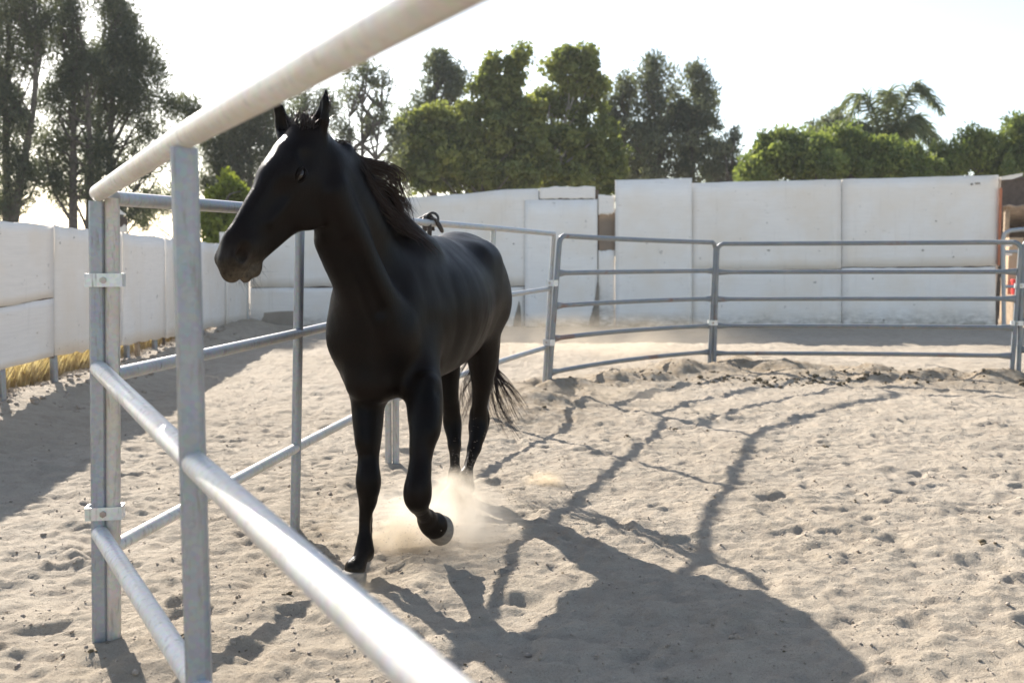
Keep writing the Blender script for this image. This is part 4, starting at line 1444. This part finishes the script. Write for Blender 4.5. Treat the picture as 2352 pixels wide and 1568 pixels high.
chain([(1042, 960, 5.74, .030), (1044, 1005, 5.69, .025)], .02)
chain([(1044, 1022, 5.62, .034), (1045, 1065, 5.58, .028), (1045, 1088, 5.55, .032)], .02)
chain([(1045, 1085, 5.55, .036), (1044, 1104, 5.54, .041)], .018)
chain([(1044, 1104, 5.53, .035), (1038, 1122, 5.48, .033), (1034, 1134, 5.45, .042)], .02)
RHC = P(1033, 1143, 5.44)


def surface_nets(F):
    ins = F < 0
    c = np.zeros(tuple(n - 1 for n in F.shape), np.uint8)
    for dx in (0, 1):
        for dy in (0, 1):
            for dz in (0, 1):
                c += ins[dx:F.shape[0] - 1 + dx, dy:F.shape[1] - 1 + dy, dz:F.shape[2] - 1 + dz]
    act = (c > 0) & (c < 8)
    cells = np.argwhere(act)
    vid = np.full(act.shape, -1, np.int32)
    vid[tuple(cells.T)] = np.arange(len(cells))
    acc = np.zeros((len(cells), 3)); cnt = np.zeros(len(cells))
    cor = [(0, 0, 0), (1, 0, 0), (0, 1, 0), (1, 1, 0), (0, 0, 1), (1, 0, 1), (0, 1, 1), (1, 1, 1)]
    vals = np.stack([F[cells[:, 0] + a, cells[:, 1] + b, cells[:, 2] + d] for a, b, d in cor], 1)
    for i in range(8):
        for j in range(i + 1, 8):
            df = np.array(cor[j]) - np.array(cor[i])
            if np.abs(df).sum() != 1: continue
            a, b = vals[:, i], vals[:, j]
            m = (a < 0) != (b < 0)
            t = np.where(m, a / (a - b + 1e-12), 0)
            p = np.array(cor[i])[None] + df[None] * t[:, None]
            acc[m] += p[m]; cnt[m] += 1
    V = (cells + acc / cnt[:, None]) * RES + BMIN
    faces = []
    for ax_ in range(3):
        o1, o2 = [k for k in range(3) if k != ax_]
        s0 = [slice(None)] * 3; s1 = [slice(None)] * 3
        s0[ax_] = slice(0, -1); s1[ax_] = slice(1, None)
        for s in (s0, s1):
            for o in (o1, o2): s[o] = slice(1, -1)
        a = ins[tuple(s0)]; b = ins[tuple(s1)]
        e = np.argwhere(a != b)
        sgn = a[tuple(e.T)]
        e[:, o1] += 1; e[:, o2] += 1
        q = []
        for d1, d2 in ((-1, -1), (0, -1), (0, 0), (-1, 0)):
            k = e.copy(); k[:, o1] += d1; k[:, o2] += d2
            q.append(vid[tuple(k.T)])
        q = np.stack(q, 1)
        flip = sgn if ax_ != 1 else ~sgn
        q[~flip] = q[~flip][:, ::-1]
        faces.append(q)
    return V, np.concatenate(faces)


HV, HF = surface_nets(FLD)
# relax the net a little
nv_ = len(HV)
ed = np.concatenate([HF[:, [0, 1]], HF[:, [1, 2]], HF[:, [2, 3]], HF[:, [3, 0]]])


def relax(V, f):
    acc = np.zeros_like(V); cn = np.zeros(len(V))
    for a, b in ((0, 1), (1, 0)):
        for k in range(3): acc[:, k] += np.bincount(ed[:, a], V[ed[:, b], k], minlength=nv_)
        cn += np.bincount(ed[:, a], minlength=nv_)
    return V + f * (acc / np.maximum(cn, 1)[:, None] - V)


for f in (.55, .55, -.3, .55, -.3, .4): HV = relax(HV, f)


def vnormals(V, F):
    a = V[F[:, 2]] - V[F[:, 0]]; b = V[F[:, 3]] - V[F[:, 1]]
    n = np.cross(a, b); N = np.zeros_like(V)
    for k in range(4):
        for j in range(3): N[:, j] += np.bincount(F[:, k], n[:, j], minlength=len(V))
    return N / (np.linalg.norm(N, axis=1)[:, None] + 1e-12)


HN = vnormals(HV, HF)
# body frame coordinates for surface relief
rel = HV - np.array((-.415, 4.85, 0))
bx = rel @ hH; bl = rel @ hL; bz = HV[:, 2]
flank = np.exp(-((bx + .17) / .15) ** 2) * np.exp(-((bz - .95) / .16) ** 2) * (np.abs(HN @ hL) ** 1.5)
rib = np.sin((bx + .22 * (bz - .95) + .9 * (bz - .95) ** 2) * 2 * math.pi / .052)
HV = HV + HN * (flank * rib * .0016 * (.6 + .8 * gn2(bx * 9, bz * 4)))[:, None]
lump = gn2(HV[:, 0] * 9 + HV[:, 1] * 7, HV[:, 2] * 11 + HV[:, 1] * 3)
HV = HV + HN * (lump * .0025 * (bz > .55))[:, None]
# skin folds behind the elbows / between the forelegs
fold = np.exp(-((HV - P(905, 925, 4.3)) ** 2).sum(1) / .004)
HV = HV + HN * (fold * np.sin(HV[:, 2] * 420 + HV[:, 0] * 200) * .0018)[:, None]
# dusty areas of the coat: nose and chin, lower legs
dm = np.exp(-((HV - HP(.58, -.115)) ** 2).sum(1) / .0052)
dm = np.maximum(dm, .8 * np.exp(-((HV - HP(.55, -.15)) ** 2).sum(1) / .004))
dm = np.maximum(dm, .55 * np.clip((.30 - HV[:, 2]) / .22, 0, 1) * (HV[:, 1] > 4.9))
dm = np.maximum(dm, .25 * np.clip((.12 - HV[:, 2]) / .12, 0, 1))
inner = np.exp(-((HV - HP(.538, -.058, .046)) ** 2).sum(1) / .0004)


def mat_coat():
    s = NT('black_coat')
    c = s.coord()
    n1 = s.noise(s.mapping(c, (1, 1, 2.6)), 3.0, 4, .6)
    hair = s.noise(s.mapping(c, (170, 170, 26)), 1.0, 3, .65, .5)
    fine = s.noise(c, 380, 2, .6)
    col = s.mix(s.ramp(n1, [(.35, 0), (.72, 1)]), (.0018, .0014, .0012), (.0065, .0035, .0022))
    col = s.mix(s.ramp(hair, [(.55, 0), (.8, .5)]), col, (.014, .009, .006))
    d = s.n('ShaderNodeAttribute', attribute_name='dust').outputs['Fac']
    dn = s.math('MULTIPLY', d, s.ramp(s.noise(c, 45, 5, .7), [(.28, .15), (.68, 1)]))
    col = s.mix(dn, col, (.17, .135, .095))
    i = s.n('ShaderNodeAttribute', attribute_name='inner').outputs['Fac']
    col = s.mix(i, col, (.022, .006, .005))
    h = s.bump(hair, .6, .003)
    h = s.bump(fine, .4, .0014, h)
    rough = s.math('ADD', s.ramp(n1, [(.3, .32), (.7, .43)]), s.math('MULTIPLY', dn, .4))
    s.set(Base_Color=col, Roughness=rough, Normal=h)
    s.b.inputs['Specular IOR Level'].default_value = .02
    s.b.inputs['Coat Weight'].default_value = .13
    s.b.inputs['Coat Roughness'].default_value = .22
    s.l(h, s.b.inputs['Coat Normal'])
    s.b.inputs['Specular Tint'].default_value = (1, .74, .58, 1)
    s.b.inputs['Sheen Weight'].default_value = .0
    s.b.inputs['Sheen Roughness'].default_value = .4
    s.b.inputs['Sheen Tint'].default_value = (.9, .7, .6, 1)
    return s.m


horse = empty('horse', (-.42, 4.8, 0))
tag(horse, 'glossy black horse trotting beside the rails with its head turned left and mane blowing back', 'horse')
body = mesh_obj('body', HV, HF[:, ::-1], mat_coat(), horse, smooth=True, attrs={'dust': dm, 'inner': inner})


# hooves
def hoof(c, tip, up, r=.062, h=.085, mat=None, par=None):
    """c centre of the coronet, tip = toe direction, up = from sole to coronet"""
    up = nrm(up); tip = nrm(np.asarray(tip, float) - up * np.dot(tip, up)); sd = np.cross(up, tip)
    mb = MB(); n = 26; V = []; lv = [(.0, .80, .012), (.12, .86, .004), (.5, .95, -.002), (.88, 1.05, 0), (1, 1.06, 0), (1.0, .88, 0), (.93, .75, 0)]
    for (t, s, off) in lv:
        for i in range(n):
            a = 2 * math.pi * i / n
            x = math.cos(a); y = math.sin(a)
            rx = r * (1.05 if x > 0 else .86); ry = r * .95
            hh = h * (1 if x > 0 else 1) * t
            heel = .35 * max(0, -x)
            V.append(c + tip * (x * rx * s + hh * .42) + sd * y * ry * s - up * (hh * (1 - heel * .35)))
    f = [[k * n + i, k * n + (i + 1) % n, (k + 1) * n + (i + 1) % n, (k + 1) * n + i] for k in range(len(lv) - 1) for i in range(n)]
    f.append([i for i in range(n)][::-1]); f.append([(len(lv) - 1) * n + i for i in range(n)])
    mb.add(V, f)
    return autosmooth(mb.build('hoof', mat, par), 50)


def mat_hoof():
    s = NT('dusty_hoof')
    c = s.coord()
    n = s.noise(s.mapping(c, (1, 1, 3)), 30, 5, .7)
    col = s.mix(s.ramp(n, [(.3, 0), (.7, 1)]), (.15, .125, .10), (.27, .23, .18))
    s.set(Base_Color=col, Roughness=.75, Normal=s.bump(n, .3, .002))
    return s.m


MH = mat_hoof()
hoof(RFC + np.array((0, .0, .012)), (-.35, -.94, 0), (.10, .16, 1), .066, .080, MH, horse)
hoof(LFC, (.62, .0, -.78), (-.38, -.78, .30), .066, .046, MH, horse)
hoof(LHC + np.array((0, .0, .035)), (-.1, -.9, -.25), (.0, .25, 1), .060, .080, MH, horse)
hoof(RHC + np.array((0, .0, .035)), (-.2, -.95, 0), (.0, .1, 1), .060, .080, MH, horse)

# eyes
eye_m = NT('eye'); eye_m.set(Base_Color=(.018, .011, .008), Roughness=.10); eye_m.b.inputs['Specular IOR Level'].default_value = .5
for sg in (1, -1):
    bm_v = []; bm_f = []
    c = HP(.180, -.078, .0775 * sg)
    nu, nvv = 20, 12
    for j in range(nvv + 1):
        th = math.pi * j / nvv
        for i in range(nu):
            ph = 2 * math.pi * i / nu
            bm_v.append(c + .0265 * (hl * math.cos(th) + hd * math.sin(th) * math.cos(ph) * 1.1 + hn * math.sin(th) * math.sin(ph)))
    for j in range(nvv):
        for i in range(nu): bm_f.append([j * nu + i, j * nu + (i + 1) % nu, (j + 1) * nu + (i + 1) % nu, (j + 1) * nu + i])
    mesh_obj('eye', bm_v, bm_f, eye_m.m, horse, smooth=True)
    # eyelids: two thin arcs
    lid = MB()
    for s2, ap in ((1, .0185), (-1, -.0155)):
        pts = []
        for a in np.linspace(0, math.pi, 12):
            pts.append(HP(.180 - math.cos(a) * .0310, -.078 + math.sin(a) * ap, (.1045 - .017 * abs(math.cos(a)) ** 2) * sg))
        lid.tube(pts, [.004 + .0048 * math.sin(math.pi * k / 11) for k in range(12)], 6)
    autosmooth(lid.build('eyelid', body.data.materials[0], horse))


# hair
def mat_hair(name, c1, c2, tr):
    s = NT(name)
    a = s.n('ShaderNodeAttribute', attribute_name='tint').outputs['Fac']
    col = s.ramp(a, [(0, c1), (1, c2)])
    s.set(Base_Color=col, Roughness=.38)
    s.b.inputs['Specular IOR Level'].default_value = .5
    t = s.n('ShaderNodeBsdfTranslucent'); s.l(s.mix(1, col, (1.0, .42, .20), 'MULTIPLY'), t.inputs[0])
    mx = s.n('ShaderNodeMixShader'); mx.inputs[0].default_value = tr
    s.l(s.b.outputs[0], mx.inputs[1]); s.l(t.outputs[0], mx.inputs[2]); s.l(mx.outputs[0], s.out.inputs[0])
    return s.m


MHAIR = mat_hair('mane_hair', (.0045, .003, .0022), (.05, .021, .011), .33)
RHs = np.random.RandomState(9)


def strands(name, curves, parent, r0=.0016, mat=MHAIR):
    """curves: list of (control points, thickness, tint)"""
    V = []; F = []; T = []; n0 = 0
    for cp, th, ti in curves:
        n = 18
        pts = np.array(catmull(cp, n))
        tan = np.gradient(pts, axis=0); tan /= np.linalg.norm(tan, axis=1)[:, None] + 1e-9
        ref = RHs.normal(0, 1, 3)
        u = np.cross(tan, ref); u /= np.linalg.norm(u, axis=1)[:, None] + 1e-9
        b = np.cross(tan, u)
        tt = np.linspace(0, 1, n)
        rad = (r0 * th * np.clip(1.25 - tt ** 1.7, .12, 1))[:, None]
        for k in range(3):
            a = 2 * math.pi * k / 3
            V.append(pts + (u * math.cos(a) + b * math.sin(a)) * rad)
        i = np.arange(n - 1)
        for k in range(3):
            k2 = (k + 1) % 3
            F.append(np.stack([n0 + k * n + i, n0 + k2 * n + i, n0 + k2 * n + i + 1, n0 + k * n + i + 1], 1))
        T.append(np.tile(np.clip(ti + tt * .55, 0, 1), 3))
        n0 += 3 * n
    return mesh_obj(name, np.concatenate(V), np.concatenate(F), mat, parent, smooth=True, attrs={'tint': np.concatenate(T)})


# mane: root line along the crest (px,py,Y) and wind-blown key locks
crest = [(776, 322, 4.02), (800, 352, 4.07), (828, 392, 4.14), (858, 438, 4.22), (892, 488, 4.33), (932, 530, 4.46), (972, 562, 4.58), (1000, 582, 4.66)]
keys = [  # (u on crest, control offsets as absolute px,py,Y)
    (.02, [(790, 345, 4.06), (810, 362, 4.12), (830, 380, 4.16)]),
    (.12, [(838, 368, 4.12), (882, 378, 4.20), (920, 392, 4.28), (938, 430, 4.32), (942, 474, 4.36)]),
    (.24, [(868, 392, 4.20), (905, 412, 4.28), (932, 440, 4.34), (945, 485, 4.38), (950, 505, 4.40)]),
    (.36, [(872, 420, 4.22), (908, 432, 4.30), (930, 465, 4.38), (944, 505, 4.42)]),
    (.50, [(884, 452, 4.27), (914, 476, 4.36), (934, 508, 4.42), (948, 532, 4.46)]),
    (.64, [(908, 486, 4.36), (936, 508, 4.42), (958, 532, 4.50), (966, 556, 4.54)]),
    (.78, [(940, 520, 4.46), (962, 540, 4.52), (984, 560, 4.58), (990, 588, 4.60)]),
    (.90, [(974, 552, 4.58), (990, 566, 4.62), (1004, 580, 4.66), (1010, 600, 4.66)]),
    (1.0, [(1000, 578, 4.66), (1012, 590, 4.70), (1024, 604, 4.74)]),
]
crw = [P(*c) for c in crest]
crf = catmull(crw, 101)
keyw = [(u, [P(*c) for c in cp]) for u, cp in keys]


def lock_at(u, n=6):
    k = 0
    while k < len(keyw) - 2 and keyw[k + 1][0] < u: k += 1
    (u0, a), (u1, b) = keyw[k], keyw[k + 1]
    t = np.clip((u - u0) / (u1 - u0), 0, 1)
    A = np.array(catmull(a, n)); B_ = np.array(catmull(b, n))
    return A * (1 - t) + B_ * t


def ZP(X, Y):
    """mane survey crop -> survey pixels"""
    return (700 + X / 1.742) / 1.6327, (300 + Y / 1.742) / 1.6327


guides = [  # (points in the mane crop, strands, bundle radius, tint)
    ([(1030, 470), (1130, 516), (1250, 552), (1360, 572), (1425, 630), (1440, 720)], 46, .006, .30),
    ([(1045, 500), (1170, 548), (1290, 585), (1385, 630), (1430, 730), (1468, 850)], 44, .006, .25),
    ([(1060, 530), (1180, 578), (1300, 612), (1385, 668), (1420, 750), (1475, 890)], 44, .007, .2),
    ([(1090, 590), (1220, 650), (1330, 695), (1400, 755), (1440, 830), (1465, 935)], 48, .007, .2),
    ([(1110, 610), (1240, 690), (1340, 740), (1425, 810), (1490, 880)], 40, .006, .3),
    ([(1130, 650), (1230, 715), (1330, 770), (1405, 840), (1450, 905)], 40, .007, .2),
    ([(1170, 700), (1290, 780), (1370, 835), (1430, 890), (1470, 940)], 46, .008, .1),
    ([(1200, 760), (1300, 845), (1380, 895), (1440, 935), (1490, 980)], 60, .009, .1),
    ([(1240, 820), (1340, 895), (1420, 955), (1500, 1000), (1560, 1045)], 70, .010, .15),
    ([(1320, 900), (1410, 965), (1500, 1015), (1570, 1070), (1630, 1135)], 80, .010, .2),
    ([(1370, 930), (1430, 985), (1460, 1030), (1472, 1065)], 26, .006, .55),
    ([(1470, 985), (1530, 1030), (1570, 1080), (1590, 1120)], 26, .007, .6),
    ([(1000, 440), (1080, 520), (1150, 620), (1210, 730), (1290, 830)], 170, .013, 0),
    ([(1050, 540), (1130, 650), (1200, 750), (1290, 850), (1390, 935)], 190, .014, 0),
    ([(1150, 690), (1230, 790), (1320, 880), (1420, 960), (1520, 1030)], 190, .013, .05),
    ([(960, 400), (1010, 430), (1060, 470), (1120, 510)], 60, .006, 0),
]
cxs = [c[0] for c in crest]; cys = [c[2] for c in crest]
cv = []
for gp, cnt, br_, ti in guides:
    n = len(gp)
    base_ = []
    for k, (X, Y_) in enumerate(gp):
        a, b = ZP(X, Y_)
        y0 = np.interp(ZP(*gp[0])[0], cxs, cys)
        y1 = np.interp(a, cxs, cys)
        base_.append(P(a, b, y0 * .55 + y1 * .45 + .05))
    base_ = np.array(base_)
    tt = np.linspace(0, 1, n)[:, None]
    for i in range(cnt):
        o1 = RHs.normal(0, 1, 3) * br_
        o2 = RHs.normal(0, 1, 3) * br_ * .9
        ln = RHs.uniform(.70, 1.03)
        pts = base_[0] + (base_ - base_[0]) * ln + o1 * (1 - tt * .25) + o2 * np.sin(tt * 3.14 * RHs.uniform(.5, 1.1)) + RHs.normal(0, .006, 3) * tt ** 2
        cv.append((list(pts), RHs.uniform(.6, 1.25), ti * .6 + RHs.uniform(0, .15)))
for i in range(60):      # fly-away single hairs
    gp, cnt, br_, ti = guides[RHs.randint(0, 10)]
    pts = np.array([P(*ZP(X + RHs.normal(0, 6), Y_ + RHs.normal(0, 6)), 4.32 + .05 * RHs.randn()) for X, Y_ in gp])
    tt = np.linspace(0, 1, len(gp))[:, None]
    pts = pts + RHs.normal(0, .02, 3) * tt
    cv.append((list(pts), .5, .5))
# short roots standing along the crest
for i in range(380):
    u = RHs.rand()
    r_ = np.array(crf[int(u * 100)]) + RHs.normal(0, .007, 3)
    e = r_ + (np.array(crf[min(100, int(u * 100) + 12)]) - r_) * RHs.uniform(.4, .9) + np.array((.012, .01, .012)) + RHs.normal(0, .008, 3)
    cv.append(([r_, (r_ + e) / 2 + np.array((.004, 0, .010)), e], 1.0, RHs.uniform(0, .2)))
strands('mane', cv, horse, .0016)
# forelock tuft between the ears
cv = []
for i in range(330):
    c = HP(-.005 + RHs.normal(0, .012), -.035 + RHs.normal(0, .018), RHs.normal(.012, .026))
    dirn = np.array((RHs.normal(.15, .35), RHs.normal(.25, .3), 1.0))
    ln = RHs.uniform(.03, .075)
    e = c + nrm(dirn) * ln
    cv.append(([c, (c + e) / 2 + RHs.normal(0, .004, 3), e], .8, RHs.uniform(0, .35)))
strands('forelock', cv, horse)
for (e0, e1, e2, e3, sd, nn) in ((eL0, eL1, eL2, eL3, (.8, .5, 0), 240), (eR0, eR1, eR2, eR3, (-.9, .2, 0), 200)):
    ec = catmull([e0, e1, e2, e3], 30)
    cv = []
    for i in range(nn):
        k = RHs.randint(2, 24)
        c = ec[k] + nrm(sd) * .022 * (1 - k / 32) + RHs.normal(0, .005, 3)
        e = c + nrm(np.array(sd) * .7 + np.array((0, .2, .9)) + RHs.normal(0, .25, 3)) * RHs.uniform(.012, .030)
        cv.append(([c, (c + e) / 2, e], .6, RHs.uniform(.1, .5)))
    strands('ear_hair', cv, horse)
# tail: falls behind the hocks and swings to the right
cv = []
tr0 = B3(-.20, 5.79, 1.22)

tk = [[P(1150, 640, 5.86), P(1120, 760, 6.0), P(1090, 850, 6.02), P(1066, 900, 6.0), P(1075, 950, 5.98)],
      [P(1150, 640, 5.86), P(1135, 760, 6.02), P(1120, 850, 6.05), P(1100, 900, 6.02), P(1085, 962, 6.0)],
      [P(1152, 640, 5.86), P(1142, 760, 6.02), P(1135, 850, 6.02), P(1152, 900, 5.98), P(1178, 962, 5.9)],
      [P(1152, 640, 5.86), P(1142, 760, 6.02), P(1132, 870, 6.02), P(1140, 930, 5.96), P(1172, 990, 5.9)],
      [P(1152, 640, 5.86), P(1145, 760, 6.02), P(1138, 850, 6.0), P(1165, 885, 5.95), P(1192, 925, 5.9)]]
for i in range(26):
    k = RHs.choice(5, p=[.16, .14, .28, .26, .16]); off = RHs.normal(0, 1, 3) * (.022, .03, .02); ln = RHs.uniform(.88, 1.06); ti = RHs.rand()
    for s in range(RHs.randint(7, 15)):
        base_ = np.array(tk[k])
        w_ = np.linspace(.1, 1, 5)[:, None]
        pts = tr0 + (base_ - tr0) * ln + off * w_ * 1.4 + RHs.normal(0, .006, (5, 3)) * w_ + RHs.normal(0, .016, 3) * w_ ** 2.5
        cv.append(([tr0 + RHs.normal(0, .015, 3)] + list(pts), RHs.uniform(.9, 1.5), ti * .2))
strands('tail', cv, horse, .0014)
# whiskers
cv = []
for i in range(70):
    s0 = RHs.uniform(.50, .60)
    c = HP(s0, -.160 + (s0 - .5) * .25, RHs.normal(0, .022))
    e = c + nrm(-hn * 1.0 + hd * RHs.normal(.35, .5) + hl * RHs.normal(0, .45)) * RHs.uniform(.02, .085)
    cv.append(([c, (c + e) / 2 + RHs.normal(0, .003, 3), e], .22, .1))
strands('whiskers', cv, horse, .0014)

# ------------------------------------------------------------------ dust kicked up by the hooves
def dust(c, rad, dens, seed, label, scale=5, col=(.93, .80, .62), soft=1.0, low=.38, high=.68):
    n1, n2 = 20, 12
    V = []; F = []
    for j in range(n2 + 1):
        th = math.pi * j / n2
        for i in range(n1):
            ph = 2 * math.pi * i / n1
            V.append((math.sin(th) * math.cos(ph) * rad[0], math.sin(th) * math.sin(ph) * rad[1], math.cos(th) * rad[2]))
    for j in range(n2):
        for i in range(n1): F.append([j * n1 + i, j * n1 + (i + 1) % n1, (j + 1) * n1 + (i + 1) % n1, (j + 1) * n1 + i][::-1])
    o = mesh_obj('dust_cloud', V, F, mat_dust('dust_%d' % seed, dens, rad, seed, scale, col, soft, low, high))
    o.location = tuple(c)
    return tag(o, label, kind='stuff')


dust(P(985, 1215, 4.62), (.52, .42, .32), 11, 1, 'tan dust puffing up between the front and hind hooves', 5, (.87, .80, .70))
dust(P(1052, 1150, 4.98), (.20, .16, .20), 20, 2, 'dense sand spray round the near hind pastern', 8, (.85, .76, .63), 1.2, .34, .60)
dust(P(925, 1235, 4.45), (.24, .15, .12), 24, 3, 'low burst of ochre sand under the raised front hoof', 11, (.80, .67, .49), 1.1)
dust(P(1250, 1112, 5.75), (.15, .12, .10), 48, 4, 'small tan puff of sand alone on the open ground right of the hooves', 9, (.80, .67, .49), 1.1)
dust(P(820, 1345, 3.98), (.16, .14, .07), 16, 5, 'thin dust round the planted front hoof', 9)
dust(P(1330, 790, 14.5), (3.4, 2.6, .55), .42, 6, 'pale dust drifting low over the yard beyond the rails', 1.1)
dust(P(1420, 915, 9.4), (.9, .5, .16), 1.4, 7, 'wisp of dust over the dug up ridge by the rails', 3)
# sand grains thrown up by the hind hoof
rs = np.random.RandomState(31)
v0, f0 = ico()
V = []; F = []
k = 0
for (c, sg, n, r0) in ((P(1062, 1095, 5.12), (.06, .05, .075), 420, .0013), (P(1052, 1140, 5.0), (.10, .08, .09), 300, .0014), (P(930, 1240, 4.4), (.12, .09, .05), 240, .0016), (P(1245, 1118, 5.7), (.06, .05, .03), 80, .0017), (P(1075, 1060, 5.1), (.05, .05, .10), 60, .0013)):
    for _ in range(n):
        p = c + rs.normal(0, 1, 3) * sg
        r = r0 * rs.uniform(.5, 1.6)
        V.append(v0 * r + p); F.append(f0 + 12 * k); k += 1
o = mesh_obj('flying_grains', np.concatenate(V), np.concatenate(F), M['pebble'])
tag(o, 'loose sand grains flying round the hooves', kind='stuff')

# ------------------------------------------------------------------ summer haze
mb = MB(); mb.box((0, 60, 9), (260, 200, 21.4))
hz = mb.build('haze', None)
hm = NT('haze_air'); hm.t.nodes.remove(hm.b)
hv = hm.n('ShaderNodeVolumePrincipled'); hv.inputs['Color'].default_value = (.95, .97, 1, 1)
hv.inputs['Density'].default_value = .0005; hv.inputs['Anisotropy'].default_value = .2
hm.l(hv.outputs[0], hm.out.inputs['Volume'])
hz.data.materials.append(hm.m)
tag(hz, 'thin dusty summer haze over the yard and trees', kind='stuff')
